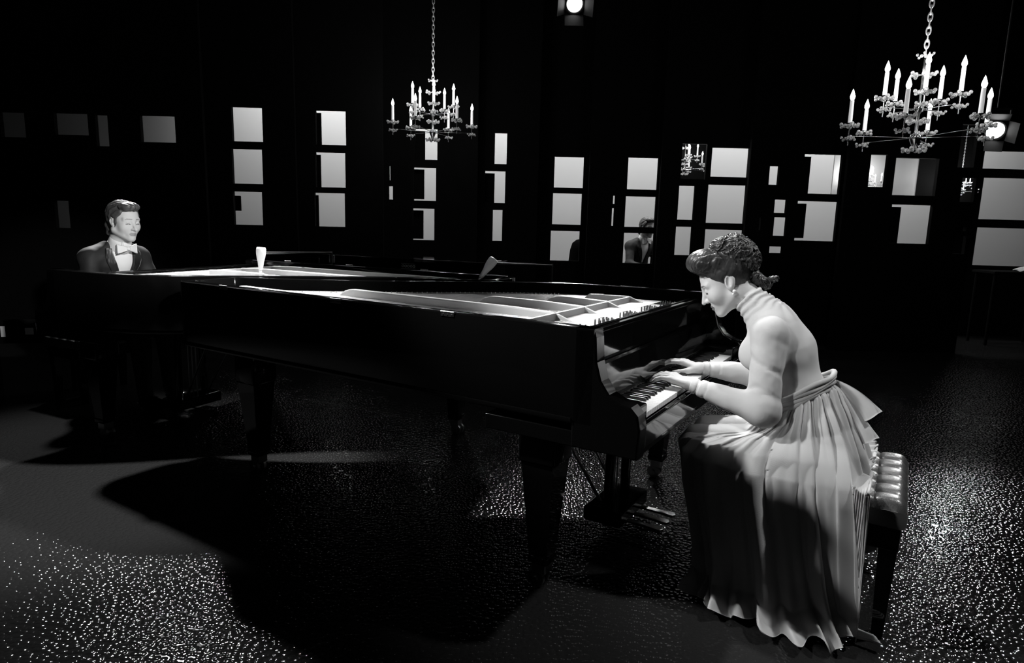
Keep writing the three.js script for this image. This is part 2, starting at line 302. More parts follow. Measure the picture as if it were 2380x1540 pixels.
function makePiano(spec) {
  const { L, W, label, at, turn } = spec;
  const t = thing('grand_piano', label, 'piano', at, turn);
  // rim: outer outline and inner outline as one open band
  const o = outline(L, W, 0, 0.13), inn = outline(L, W, 0.07, 0.13).reverse();
  part(t, 'rim', toCreasedNormals(slabFrom([...o, ...inn], RIMB, RIM, 0.006), 0.5), M.lacquer);
  part(t, 'rim_moulding', toCreasedNormals(slabFrom([...outline(L, W, -0.006, 0.2), ...outline(L, W, 0.03, 0.2).reverse()], RIMB + 0.004, RIMB + 0.022, 0.004), 0.5), M.lacquer);
  // arms that sweep down to the keyboard on both sides
  const armProf = [[-0.035, 0.62], [-0.04, 0.72], [-0.03, 0.765], [-0.005, 0.79], [0.03, 0.80], [0.07, 0.82], [0.1, 0.86], [0.118, 0.92], [0.124, 1.0], [0.132, RIM], [0.2, RIM], [0.2, 0.62]];
  for (const [z0, z1] of [[0, 0.07], [W - 0.07, W]]) part(t, 'arm', prism(armProf, z0, z1, 0.006), M.lacquer);
  const kb0 = 0.165, kb1 = kb0 + 52 * 0.02356;
  part(t, 'key_block', bx(-0.005, 0.16, 0.68, 0.772, 0.07, kb0 - 0.002, 0.008), M.lacquer);
  part(t, 'key_block', bx(-0.005, 0.16, 0.68, 0.772, kb1 + 0.002, W - 0.07, 0.008), M.lacquer);
  part(t, 'keybed', [bx(-0.03, 0.55, 0.62, 0.675, 0.005, W - 0.005, 0.004)], M.lacquer);
  part(t, 'key_slip', bx(-0.035, -0.012, 0.64, 0.722, 0.07, W - 0.07, 0.005), M.lacquer);
  // keys
  const wk = bx(0, 0.15, 0.715, 0.735, -0.0113, 0.0113, 0.002), wf = bx(0.15, 0.3, 0.715, 0.733, -0.0068, 0.0068);
  const wg = merge([wk]);
  const hasBlack = i => { const n = (i + 5) % 7; return n !== 2 && n !== 6; };   // A B C D E F G from the bass end
  const bk = prism([[0.05, 0.734], [0.053, 0.744], [0.058, 0.7475], [0.146, 0.7475], [0.146, 0.734]], -0.005, 0.005, 0.001);
  for (let i = 0; i < 52; i++) { const k = part(t, 'white_key', wg, M.ivory); k.position.z = kb0 + (i + 0.5) * 0.02356; }
  for (let i = 0; i < 51; i++) { const n = i % 7; if (n === 1 || n === 4) continue; const k = part(t, 'black_key', bk, M.ebony); k.position.z = kb0 + (i + 1) * 0.02356; }
  // fallboard, nameboard and the stretcher above the keys
  part(t, 'key_felt', bx(0.147, 0.152, 0.733, 0.744, kb0, kb1), M.felt);
  part(t, 'fallboard', prism([[0.152, 0.745], [0.148, 0.75], [0.176, 0.872], [0.185, 0.88], [0.196, 0.876], [0.172, 0.745]], 0.072, W - 0.072, 0.003), M.lacquer);
  part(t, 'stretcher', [bx(0.2, 0.27, 0.675, 0.985, 0.07, W - 0.07, 0.004)], M.lacquer);
  part(t, 'music_rail', [bx(0.205, 0.225, 0.985, 0.997, 0.1, W - 0.1, 0.003), bx(0.245, 0.262, 0.985, 0.995, 0.1, W - 0.1, 0.003)], M.lacquer);
  // iron plate: pin field, web and edge; bars that rise above it; cross bar with gussets
  const inner = outline(L, W, 0.075, 0.272);
  part(t, 'soundboard', slabFrom(inner, 0.86, 0.87), M.soundboard);
  part(t, 'iron_plate', slabFrom(inner, PLATE - 0.018, PLATE, 0.004), M.plate);
  const zs = W / 1.57, U = 0.515;
  part(t, 'plate_flange', toCreasedNormals(slabFrom([...outline(L, W, 0.075, 0.6), ...outline(L, W, 0.13, 0.6).reverse()], PLATE, PLATE + 0.012, 0.004), 0.5), M.plate);
  const barTo = [[0.16, 0.22, L - 0.28], [0.46, 0.5, L - 0.78], [0.735, 0.75, L - 1.48], [1.0, 1.0, L - 1.72], [1.286, 1.2, 0.67]];
  barTo.forEach(([v0, v1, ue]) => {
    const len = ue - U, prof = [[0, PLATE - 0.004], [0, 1.0], [0.2, 1.006], [len - 0.02, 1.006], [len + 0.0, 1.004], [len + 0.02, 0.998]];
    for (let k = 1; k <= 6; k++) { const q = k / 6; prof.push([len + 0.02 + 0.09 * q, 0.998 - (0.998 - PLATE) * (q * q * (3 - 2 * q))]); }
    prof.push([len + 0.11, PLATE - 0.004]);
    const g = prism(prof, -0.016, 0.016, 0.006); g.rotateY(-Math.atan2((v1 - v0) * zs, len)); g.translate(U, 0, v0 * zs);
    part(t, 'plate_bar', g, M.plate);
  });
  part(t, 'cross_bar', [bx(U - 0.008, U + 0.008, PLATE - 0.002, 0.998, 0.09, 1.3 * zs, 0.003)], M.plate);
  for (const v of [0.16, 0.46, 0.735, 1.0, 1.286]) {
    const pr = [[U, PLATE], [U, 0.998], [U - 0.02, 0.992], [U - 0.09, 0.966], [U - 0.16, PLATE]];
    part(t, 'gusset', prism(pr, v * zs - 0.008, v * zs + 0.008, 0.002), M.plate);
  }
  // tuning pins in slanted rows between the gussets, hitch pins along the tail
  const pins = [], pin = new THREE.CylinderGeometry(0.0034, 0.0038, 0.022, 6);
  for (const [a, b] of [[0.22, 0.4], [0.52, 0.66], [0.79, 0.92], [1.06, 1.2], [1.34, 1.45]]) for (let k = 0; (a + k * 0.02) < b; k++) for (let r = 0; r < 3; r++) { const g = pin.clone(); g.translate(0.315 + r * 0.026 + (k % 2) * 0.008, PLATE + 0.01, (a + k * 0.02 + r * 0.006) * zs); pins.push(g); }
  const tp = part(t, 'tuning_pins', pins, M.pinSteel); tp.userData.kind = 'stuff';
  const hp = [], hpin = new THREE.CylinderGeometry(0.003, 0.003, 0.02, 6), ring = outline(L, W, 0.15, 0.6);
  for (let k = 10; k < ring.length - 6; k++) for (let q = 0; q < 3; q++) { const a = ring[k], b = ring[k + 1], g = hpin.clone(); g.translate(mix(a[0], b[0], q / 3), PLATE + 0.01, mix(a[1], b[1], q / 3)); hp.push(g); }
  part(t, 'hitch_pins', hp, M.steel).userData.kind = 'stuff';
  const st = [];
  for (let k = 0; k < 88; k++) { const v = mix(0.17, W - 0.13, k / 87), lim = inner.filter(p => p[0] > 0.6).reduce((m, p) => Math.abs(p[1] - v) < 0.05 ? Math.max(m, p[0]) : m, 0.7); st.push(rod([0.39, PLATE + 0.016, v], [lim - 0.08, PLATE + 0.012, v * 0.97 + 0.01], 0.0012, 0.0012, 4)); }
  part(t, 'strings', st, M.steel).userData.kind = 'stuff';
  // lid hinges on the straight side
  for (const u of spec.hinges) { const h = part(t, 'lid_hinge', [bx(u - 0.03, u + 0.03, RIM - 0.014, RIM + 0.002, -0.003, 0.002, 0.001), rod([u - 0.03, RIM + 0.003, -0.001], [u + 0.03, RIM + 0.003, -0.001], 0.004)], M.brass);
    part(h, 'screw', [-0.02, 0, 0.02].map(d => { const g = new THREE.CylinderGeometry(0.003, 0.003, 0.002, 8); g.rotateX(Math.PI / 2); g.translate(u + d, RIM - 0.007, -0.004); return g; }), M.steel); }
  // legs with brass castors
  const legAt = [[0.36, 0.13], [0.36, W - 0.13], [L - 0.34, 0.24]];
  legAt.forEach(([u, v]) => {
    const lg = part(t, 'leg', toCreasedNormals(mergeGeometries([
      bx(u - 0.075, u + 0.075, 0.5, RIMB - 0.02, v - 0.075, v + 0.075, 0.012),
      (() => { const g = new THREE.CylinderGeometry(0.092, 0.052, 0.38, 4, 1); g.rotateY(Math.PI / 4); g.translate(u, 0.31, v); return g; })(),
      bx(u - 0.042, u + 0.042, 0.1, 0.13, v - 0.042, v + 0.042, 0.006)].map(clean)), 0.6), M.lacquer);
    part(lg, 'castor', [bx(u - 0.03, u + 0.03, 0.06, 0.102, v - 0.03, v + 0.03, 0.004), ...[-1, 1].map(s => { const g = new THREE.CylinderGeometry(0.034, 0.034, 0.016, 18); g.rotateX(Math.PI / 2); g.translate(u + 0.012, 0.034, v + s * 0.02); return g; }), rod([u + 0.012, 0.034, v - 0.034], [u + 0.012, 0.034, v + 0.034], 0.01)], M.brass);
  });
  // pedal lyre
  const c = W / 2, ly = part(t, 'pedal_lyre', [bx(0.3, 0.36, 0.58, 0.62, c - 0.16, c + 0.16, 0.006), rod([0.33, 0.6, c - 0.09], [0.33, 0.12, c - 0.1], 0.02, 0.024, 14), rod([0.33, 0.6, c + 0.09], [0.33, 0.12, c + 0.1], 0.02, 0.024, 14), bx(0.24, 0.42, 0.055, 0.125, c - 0.17, c + 0.17, 0.012)], M.lacquer);
  part(ly, 'lyre_rod', [[-0.03], [0], [0.03]].map(([d]) => rod([0.345, 0.12, c + d], [0.345, 0.6, c + d], 0.004)), M.brass);
  for (const d of [-0.085, 0, 0.085]) {
    const pg = prism([[0.25, -0.012], [0.14, -0.016], [0.105, -0.022], [0.085, -0.02], [0.075, 0], [0.085, 0.02], [0.105, 0.022], [0.14, 0.016], [0.25, 0.012]], 0, 0.012, 0.003);
    pg.rotateX(-Math.PI / 2); pg.translate(0, 0.06, c + d); part(t, 'pedal', pg, M.brass);
  }
  part(t, 'lyre_brace', [rod([0.36, 0.1, c - 0.08], [0.75, 0.69, c - 0.12], 0.008), rod([0.36, 0.1, c + 0.08], [0.75, 0.69, c + 0.12], 0.008)], M.brass);
  // under-case beams
  part(t, 'beam', [bx(0.55, 0.62, 0.71, 0.85, 0.07, W - 0.07), bx(0.6, L - 0.12, 0.71, 0.82, 0.2, 0.27)], M.ebony);
  return t;
}
makePiano({ L: 2.5, W: 1.57, at: NEAR.at, turn: NEAR.turn, hinges: [0.72, 1.3, 2.05], label: 'black lidless grand piano in front, played by the woman' });
makePiano({ L: 2.5, W: 1.52, at: FAR.at, turn: FAR.turn, hinges: [0.5, 1.1, 1.75], label: 'black grand piano behind, nested against the front one, at the man\'s seat' });

// ================================================================ piano benches
function makeBench(label, at, turn) {            // centre frame: x depth (0.40), z width (0.56)
  const t = thing('piano_bench', label, 'bench', at, turn);
  const hx = 0.195, hz = 0.285, nu = 4, nv = 6, H = 0.452;
  const g = new THREE.BoxGeometry(2 * hx, 0.07, 2 * hz, 44, 6, 60), p = g.attributes.position;
  for (let i = 0; i < p.count; i++) {
    let x = p.getX(i), y = p.getY(i), z = p.getZ(i);
    const ex = Math.max(0, Math.abs(x) / hx - 0.86) / 0.14, ez = Math.max(0, Math.abs(z) / hz - 0.9) / 0.1, e = Math.hypot(ex, ez);
    const b = Math.abs(Math.sin((x / hx * nu / 2) * Math.PI)) , c = Math.abs(Math.sin((z / hz * nv / 2 + (0)) * Math.PI));
    if (y > 0.034) { const tuft = Math.pow(b, 0.55) * 0.4 + Math.pow(c, 0.5) * 0.6; y += 0.024 * tuft - 0.02 * e * e; }
    else { const k = 1 + 0.02 * Math.cos(y / 0.035 * 1.5); x *= k; z *= k; }
    p.setXYZ(i, x, y + H - 0.01, z);
  }
  g.computeVertexNormals();
  const cu = part(t, 'cushion', toCreasedNormals(g, 0.9), M.leather);
  const bt = []; for (let a = -1; a <= 1; a++) for (let b = -2; b <= 2; b++) bt.push(ball(a * hx / 2, H + 0.026, b * hz / 3, 0.008, 8, 6));
  part(cu, 'button', bt, M.leather);
  part(t, 'apron', [bx(-hx + 0.01, hx - 0.01, H - 0.13, H - 0.04, -hz + 0.01, hz - 0.01, 0.006)], M.lacquer);
  for (const a of [-1, 1]) for (const b of [-1, 1]) { const l = new THREE.CylinderGeometry(0.04, 0.024, H - 0.1, 4, 1); l.rotateY(Math.PI / 4); l.translate(a * (hx - 0.04), (H - 0.1) / 2, b * (hz - 0.04)); part(t, 'leg', toCreasedNormals(l, 0.5), M.lacquer); }
  for (const b of [-1, 1]) part(t, 'height_knob', [rod([0, H - 0.085, b * (hz - 0.01)], [0, H - 0.085, b * (hz + 0.004)], 0.008), rod([0, H - 0.085, b * (hz)], [0, H - 0.085, b * (hz + 0.016)], 0.024, 0.02, 16)], M.ebony);
  return t;
}
makeBench('tufted black leather bench under the woman in the pale dress', inNear(-0.592, 0, 0.745), NEAR.turn);
makeBench('tufted black leather bench under the man at the far piano', inFar(-0.62, 0, 0.78), FAR.turn);
console.log('pianos ready');
// ================================================================ people
// head frame: x towards the face, y up, z to the person's right; origin between the ears at eye height
function headField(male) {
  const jw = male ? 0.056 : 0.049, jr = male ? 0.023 : 0.019, ch = male ? 0.019 : 0.0155;
  return (x, y, z) => {
    const a = Math.abs(z);
    let d = ell(x, y, z, [-0.012, 0.028, 0], [0.092, 0.084, 0.073]);
    d = smin(d, ell(x, y, z, [0.028, -0.028, 0], [0.056, 0.078, 0.056]), 0.03);
    d = smin(d, cap(x, y, a, [-0.004, -0.06, jw], [0.06, -0.103, 0.012], jr, 0.015), 0.03);
    d = smin(d, sphere(x, y, z, [0.069, -0.103, 0], ch), 0.016);
    d = smin(d, sphere(x, y, a, [0.05, -0.034, 0.036], 0.025), 0.03);
    d = smin(d, cap(x, y, a, [0.077, 0.013, 0.008], [0.062, 0.015, 0.045], 0.008, 0.008), 0.014);
    d = smax(d, -sphere(x, y, a, [0.0945, -0.004, 0.03], 0.0155), 0.014);
    d = smin(d, sphere(x, y, a, [0.0695, -0.006, 0.0305], 0.0128), 0.003);
    d = smin(d, cap(x, y, z, [0.08, 0.004, 0], [0.1065, -0.0425, 0], 0.0068, 0.0078), 0.014);
    d = smin(d, sphere(x, y, a, [0.0915, -0.0435, 0.0095], 0.0062), 0.012);
    d = smax(d, -sphere(x, y, a, [0.0975, -0.0525, 0.006], 0.003), 0.003);
    d = smin(d, ell(x, y, z, [0.066, -0.072, 0], [0.02, 0.024, 0.028]), 0.014);
    d = smin(d, cap(x, y, a, [0.0855, -0.068, 0.004], [0.0745, -0.0735, 0.021], male ? 0.0042 : 0.0052, 0.003), 0.005);
    d = smin(d, cap(x, y, a, [0.0845, -0.0785, 0.0], [0.0745, -0.075, 0.019], male ? 0.005 : 0.0062, 0.003), 0.004);
    d = smax(d, -cap(x, y, a, [0.092, -0.0735, 0.0], [0.079, -0.0745, 0.022], 0.0016, 0.001), 0.003);
    const ex = (x + 0.014) * 0.93 + (y + 0.008) * 0.36 - 0.014, ey = (y + 0.008) * 0.93 - (x + 0.014) * 0.36 - 0.008;
    let e = ell(ex, ey, a, [-0.014, -0.008, 0.0735], [0.0185 + 0.12 * (ey + 0.008) * 0.5, 0.033, 0.009]);
    e = smax(e, -ell(ex, ey, a, [-0.0095, -0.006, 0.0835], [0.0115, 0.022, 0.009]), 0.002);
    e = smin(e, cap(ex, ey, a, [-0.016, 0.012, 0.0765], [-0.017, -0.016, 0.0775], 0.0022, 0.0028), 0.003);
    e = smin(e, cap(ex, ey, a, [0.0005, -0.004, 0.074], [0.0, -0.014, 0.075], 0.003, 0.003), 0.003);
    d = smin(d, e, 0.004);
    return d;
  };
}
function faceTone(male) {
  const S = male ? 0.52 : 0.56;
  return (x, y, z) => {
    const a = Math.abs(z);
    if (x > 0.07 && y < -0.064 && y > -0.0845 && a < 0.024 - Math.abs(y + 0.074) * 0.8) return male ? 0.3 : 0.17;
    const by = y - 0.0175 - 0.09 * (a - 0.03) * 0; if (x > 0.045 && a > 0.012 && a < 0.05 && Math.abs(by - (a > 0.04 ? -(a - 0.04) * 0.5 : 0)) < (male ? 0.0032 : 0.003) * (1.1 - Math.max(0, a - 0.02) * 22)) return male ? 0.22 : 0.16;
    if (x > 0.07 && a > 0.017 && a < 0.044) { const q = y + 0.0115 + (a - 0.0305) * (a - 0.0305) * 18; if (Math.abs(q) < (male ? 0.0018 : 0.0034)) return 0.02; }
        return S;
  };
}
function ownFrame(origin, pitch, yaw, roll, scale) {
  const m = new THREE.Matrix4().makeRotationFromEuler(new THREE.Euler(roll, yaw, -pitch, 'YZX'));
  m.scale(V3(scale, scale, scale)); m.setPosition(...origin); return m;
}
const vec = (m, p) => { const v = V3(...p).applyMatrix4(m); return [v.x, v.y, v.z]; };
// a hand: list of capsules from wrist to fingertips. thumb = +1 or -1 along z
function handBones(w, k, thumb, curl = 1) {
  const bones = [], f = V3(k[0] - w[0], 0, k[2] - w[2]).normalize(), s = V3(-f.z, 0, f.x).multiplyScalar(thumb);   // s points to the thumb side
  if (s.z * thumb < 0) s.multiplyScalar(-1);
  const P = (b, a, u, y) => [b[0] + f.x * a + s.x * u, b[1] + y, b[2] + f.z * a + s.z * u];
  const off = [0.03, 0.0105, -0.0105, -0.03], back = [-0.004, 0, -0.005, -0.014], ky = [0.0, 0.003, 0.0, -0.006], spread = [0.13, 0.02, -0.1, -0.24];
  const ph = [[0.043, 0.026, 0.02], [0.047, 0.03, 0.021], [0.043, 0.028, 0.02], [0.034, 0.021, 0.018]], ang = [[-0.02, -0.42, -0.8], [-0.08, -0.5, -0.85], [-0.06, -0.48, -0.8], [0.02, -0.35, -0.7]];
  off.forEach((o, i) => {
    const kn = P(k, back[i], o, ky[i]); bones.push([P(w, 0.008, o * 0.62, 0), kn, 0.0125, 0.0105, 0]);
    let q = kn; ph[i].forEach((L, j) => { const a = ang[i][j] * curl, sp = spread[i], e = P(q, L * Math.cos(a) * Math.cos(sp), L * Math.cos(a) * Math.sin(sp), L * Math.sin(a)); bones.push([q, e, [0.0096, 0.0086, 0.0078][j], [0.0086, 0.0078, 0.006][j], i + 1]); q = e; });
  });
  const t0 = P(w, 0.012, 0.026, -0.004), t1 = P(w, 0.045, 0.047, -0.012), t2 = P(w, 0.078, 0.055, -0.017), t3 = P(w, 0.102, 0.052, -0.022);
  bones.push([t0, t1, 0.0145, 0.0115, 0], [t1, t2, 0.0112, 0.0092, 5], [t2, t3, 0.0092, 0.007, 5]);
  return bones;
}
function handField(bones, w, elbow) {
  return (x, y, z) => {
    let palm = 1; for (const b of bones) if (b[4] === 0) palm = smin(palm, cap(x, y, z, b[0], b[1], b[2], b[3]), 0.014);
    const el = [mix(w[0], elbow[0], 0.4), mix(w[1], elbow[1], 0.4), mix(w[2], elbow[2], 0.4)];
    palm = smin(palm, cap(x, y, z, w, el, 0.0225, 0.032), 0.02);
    let best = palm; for (let g = 1; g <= 5; g++) { let d = 1; for (const b of bones) if (b[4] === g) d = smin(d, cap(x, y, z, b[0], b[1], b[2], b[3]), 0.003); best = Math.min(best, smin(palm, d, 0.009)); }
    return best;
  };
}
function box3(list, pad) { const lo = [9, 9, 9], hi = [-9, -9, -9]; for (const p of list) for (let k = 0; k < 3; k++) { lo[k] = Math.min(lo[k], p[k] - pad); hi[k] = Math.max(hi[k], p[k] + pad); } return [lo, hi]; }
function handMesh(w, k, thumb, elbow, tone, curl) {
  const b = handBones(w, k, thumb, curl), f = handField(b, w, elbow), el = [mix(w[0], elbow[0], 0.4), mix(w[1], elbow[1], 0.4), mix(w[2], elbow[2], 0.4)];
  const [lo, hi] = box3([...b.flatMap(q => [q[0], q[1]]), w, el], 0.04); return net(f, lo, hi, 0.0026, 1.4, () => tone);
}
// ---------------------------------------------------------------- the woman (coordinates in the near piano's frame)
{
  const HO = [-0.09, 1.156, 0.742], HM = ownFrame(HO, 0.54, 0.26, 0, 1.05), hf = headField(false);
  const inv = HM.clone().invert(), headGeo = (() => {
    const nk0 = [-0.03, -0.055, 0];
    const nb = vec(inv, [-0.262, 1.03, 0.742]);
    const f = (x, y, z) => smin(hf(x, y, z), cap(x, y, z, nk0, nb, 0.05, 0.052), 0.03);
    return net(f, [-0.2, -0.2, -0.1], [0.13, 0.13, 0.1], 0.0024, 1.8, faceTone(false)).applyMatrix4(HM);
  })();
  const Ls = [-0.30, 0.985, 0.585], Le = [-0.315, 0.715, 0.515], Lw = [-0.03, 0.762, 0.552], Lk = [0.047, 0.78, 0.566];
  const Rs = [-0.275, 0.99, 0.9], Re = [-0.2, 0.735, 1.01], Rw = [0.012, 0.765, 0.862], Rk = [0.09, 0.784, 0.858];
  const lh = handMesh(Lw, Lk, 1, Le, 0.56, 1), rh = handMesh(Rw, Rk, -1, Re, 0.56, 0.9);
  const torsoF = (g) => (x, y, z) => {
    const zz = 0.742 + (z - 0.742) / 1.22;
    let d = cap(x, y, zz, [-0.42, 0.6, 0.742], [-0.39, 0.74, 0.742], 0.125 + g, 0.098 + g);
    d = smin(d, cap(x, y, zz, [-0.39, 0.74, 0.742], [-0.325, 0.9, 0.742], 0.098 + g, 0.112 + g), 0.05);
    d = smin(d, cap(x, y, zz, [-0.325, 0.9, 0.742], [-0.285, 0.99, 0.742], 0.112 + g, 0.085 + g), 0.05);
    d = smin(d, cap(x, y, z, Ls, Rs, 0.055 + g, 0.055 + g), 0.07);
    d = smin(d, sphere(x, y, Math.abs(z - 0.742), [-0.235, 0.885, 0.062], 0.055 + g), 0.05);
    d = smin(d, cap(x, y, z, [-0.29, 1.0, 0.742], [-0.235, 1.05, 0.742], 0.06 + g, 0.05 + g), 0.04);
    return d;
  };
  const bare = torsoF(-0.012);
  const bodyCoarse = net((x, y, z) => {
    let d = bare(x, y, z);
    d = smin(d, cap(x, y, z, Ls, Le, 0.04, 0.036), 0.02); d = smin(d, cap(x, y, z, Le, Lw, 0.036, 0.024), 0.01);
    d = smin(d, cap(x, y, z, Rs, Re, 0.04, 0.036), 0.02); d = smin(d, cap(x, y, z, Re, Rw, 0.036, 0.024), 0.01);
    const a = 0.742 + Math.abs(z - 0.742);
    d = smin(d, cap(x, y, a, [-0.43, 0.575, 0.82], [-0.05, 0.515, 0.815], 0.075, 0.055), 0.05);
    d = smin(d, cap(x, y, a, [-0.05, 0.515, 0.815], [-0.17, 0.09, 0.8], 0.053, 0.034), 0.02);
    d = smin(d, cap(x, y, a, [-0.19, 0.045, 0.8], [-0.13, 0.035, 0.81], 0.033, 0.028), 0.02);
    return d;
  }, [-0.62, 0.0, 0.4], [0.2, 1.12, 1.1], 0.012, 1.5, () => 0.56);
  const base = [-0.4, 0, 0.742], T = g => g.translate(-base[0], -base[1], -base[2]);
  const W = thing('person', 'woman in a long pale turtleneck dress leaning over the keys of the front piano', 'person', inNear(...base), NEAR.turn);
  part(W, 'body', T(joinCoded([headGeo, lh, rh, bodyCoarse])), M.skin);
  // hair: rolled front, curly mass on the crown, loose tuft at the nape
  const ridge = (n) => 1 - 2 * Math.abs(n);
  const streak = (x, y, z) => 0.0034 * ridge(N3(z * 26 + 3, (x + y) * 7, x * 5)) + 0.0009 * Math.sin(z * 520 + x * 70 + 9 * N3(x * 18, y * 18, z * 18)) + 0.0014 * ridge(N3((x + y) * 70, (x - y) * 9, Math.abs(z) * 30)) * smooth(0.035, 0.065, Math.abs(z)) + 0.001 * N3(x * 90, y * 90, z * 420);
  const curls = (x, y, z) => {
    const wx = 0.02 * N3(x * 24 + 5, y * 24, z * 24), wy = 0.02 * N3(x * 24, y * 24 + 9, z * 24);
    return 0.0065 * ridge(N3((x + wx) * 30, (y + wy) * 30, z * 34)) + 0.0035 * ridge(N3((x + wy) * 74 + 2, (y + wx) * 74, z * 60)) + 0.0016 * Math.sin((x + 2 * wx) * 700 + (y + 2 * wy) * 420) + 0.0014 * N3(x * 300, y * 300, z * 300) - 0.003;
  };
  const hairF = (x, y, z) => {
    const a = Math.abs(z);
    let cut = (x - y * 0.95 - 0.006) / 1.38;
    cut = smax(cut, -(y + 0.085), 0.01);
    cut = smin(cut, smax((x - 0.08), -(y - 0.07), 0.01), 0.01);
    let d = smax(ell(x, y, z, [-0.017, 0.03, 0], [0.099, 0.091, 0.079]), cut, 0.012);
    d = Math.max(d, -ell(x, y, a, [-0.008, -0.012, 0.085], [0.024, 0.036, 0.02]));
    d -= streak(x, y, z) * 0.8;
    let roll = smin(ell(x, y, z, [0.044, 0.108, 0], [0.053, 0.038, 0.07]), cap(x, y, a, [0.045, 0.095, 0.042], [0.0, 0.08, 0.058], 0.03, 0.024), 0.03); roll -= streak(x, y, z) * 1.2;
    d = smin(d, roll, 0.016);
    let b = ell(x, y, z, [-0.075, 0.088, 0], [0.064, 0.056, 0.066]); b = smin(b, ell(x, y, z, [-0.108, 0.04, 0], [0.044, 0.056, 0.058]), 0.03); b = smin(b, ell(x, y, z, [-0.04, 0.122, 0.0], [0.032, 0.028, 0.045]), 0.02); b -= curls(x, y, z);
    d = smin(d, b, 0.006);
    let n = cap(x, y, z, [-0.1, -0.035, -0.01], [-0.122, -0.082, -0.012], 0.02, 0.016); n = smin(n, cap(x, y, z, [-0.122, -0.07, -0.012], [-0.162, -0.078, -0.022], 0.015, 0.007), 0.008); n -= curls(x, y, z) * 0.9;
    return smin(d, n, 0.008);
  };
  part(W, 'hair', T(net(hairF, [-0.21, -0.13, -0.12], [0.13, 0.18, 0.12], 0.002, 2.2).applyMatrix4(HM)), M.hairDark);
  const ear = vec(HM, [-0.012, -0.045, -0.079]);
  part(W, 'earring', T(merge([ball(ear[0], ear[1], ear[2], 0.007), ball(ear[0] + 0.003, ear[1] - 0.011, ear[2], 0.0045)])), M.pearl);
  // bodice with turtleneck and long sleeves
  const dressT = torsoF(0.0), NA = [-0.262, 1.028, 0.742], NB = [-0.178, 1.098, 0.742];
  const along = (p, a, b) => { const dx = b[0] - a[0], dy = b[1] - a[1], dz = b[2] - a[2]; return ((p[0] - a[0]) * dx + (p[1] - a[1]) * dy + (p[2] - a[2]) * dz) / (dx * dx + dy * dy + dz * dz); };
  function sleeve(x, y, z, s, e, w, ph) {
    const p = [x, y, z], t1 = along(p, s, e), t2 = along(p, e, w);
    let up = cap(x, y, z, s, e, 0.063, 0.055), fo = cap(x, y, z, e, [mix(e[0], w[0], 0.93), mix(e[1], w[1], 0.93), mix(e[2], w[2], 0.93)], 0.056, 0.03);
    up += 0.005 * Math.pow(Math.max(0, Math.sin(t1 * 17 + (x - s[0]) * 26 + ph + 2.5 * N3(x * 9, y * 9, z * 9))), 3) * smooth(0.0, 0.3, t1) * (1 - smooth(0.85, 1.05, t1)) - 0.002 * N3(x * 30, y * 30, z * 30);
    fo += 0.0065 * Math.pow(Math.max(0, Math.sin(t2 * 46 + 2.2 * N3(x * 14, y * 14, z * 14))), 2) * smooth(0.62, 0.86, t2) - 0.003 * N3(x * 22 + 4, y * 22, z * 22);
    return smin(up, fo, 0.035);
  }
  const bodiceF = (x, y, z) => {
    let d = dressT(x, y, z) - 0.0025 * N3(x * 16, y * 16, z * 16);
    d = smin(d, sleeve(x, y, z, Ls, Le, Lw, 0.4), 0.022);
    d = smin(d, sleeve(x, y, z, Rs, Re, Rw, 1.4), 0.022);
    const tn = along([x, y, z], NA, NB);
    let nk = cap(x, y, z, NA, NB, 0.07, 0.058); nk = smax(nk, (tn - 0.98) * 0.109, 0.006);
    nk += 0.004 * Math.sin(tn * 27 + 3.4 * N3(x * 17, y * 17, z * 17)) * smooth(-0.4, 0.2, tn);
    d = smin(d, nk, 0.03);
    const wt = y + 0.68 * (x + 0.39) - 0.7;             // below the sash belongs to the skirt
    return Math.max(d, x > -0.2 && y < 0.82 && Math.abs(z - 0.742) > 0.13 ? -1 : Math.abs(z - 0.742) > 0.16 ? -1 : -wt * 0.8);
  };
  part(W, 'bodice', T(net(bodiceF, [-0.56, 0.6, 0.42], [0.02, 1.16, 1.11], 0.0048, 1.5)), M.dress);
  part(W, 'back_button', T(merge([0, 1, 2, 3].map(k => ball(-0.262 - k * 0.028, 1.112 - k * 0.014 - k * k * 0.002, 0.742, 0.006, 8, 6)))), M.dress);
  // skirt: rings from the waist down to the hem on the floor; it lies on the bench and falls off its near side
  const RG = [ // y, u back, u front, v near, v far, tilt, fold depth, squareness
    [0.735, -0.505, -0.275, 0.612, 0.872, -0.62, 0.003, 2.0], [0.705, -0.53, -0.25, 0.592, 0.892, -0.6, 0.007, 2.0], [0.66, -0.55, -0.21, 0.563, 0.92, -0.5, 0.010, 2.1],
    [0.61, -0.595, -0.1, 0.525, 0.96, -0.2, 0.013, 2.3], [0.56, -0.64, -0.02, 0.468, 0.99, -0.04, 0.013, 2.5], [0.5, -0.67, 0.02, 0.426, 1.03, 0.0, 0.013, 2.4],
    [0.4, -0.685, 0.0, 0.405, 1.06, 0, 0.016, 2.4], [0.28, -0.70, -0.04, 0.385, 1.08, 0, 0.019, 2.4], [0.16, -0.715, -0.08, 0.365, 1.1, 0, 0.022, 2.5], [0.08, -0.73, -0.1, 0.34, 1.115, 0, 0.028, 2.6], [0.035, -0.745, -0.105, 0.3, 1.13, 0, 0.036, 2.6], [0.014, -0.765, -0.1, 0.265, 1.15, 0, 0.045, 2.6]];
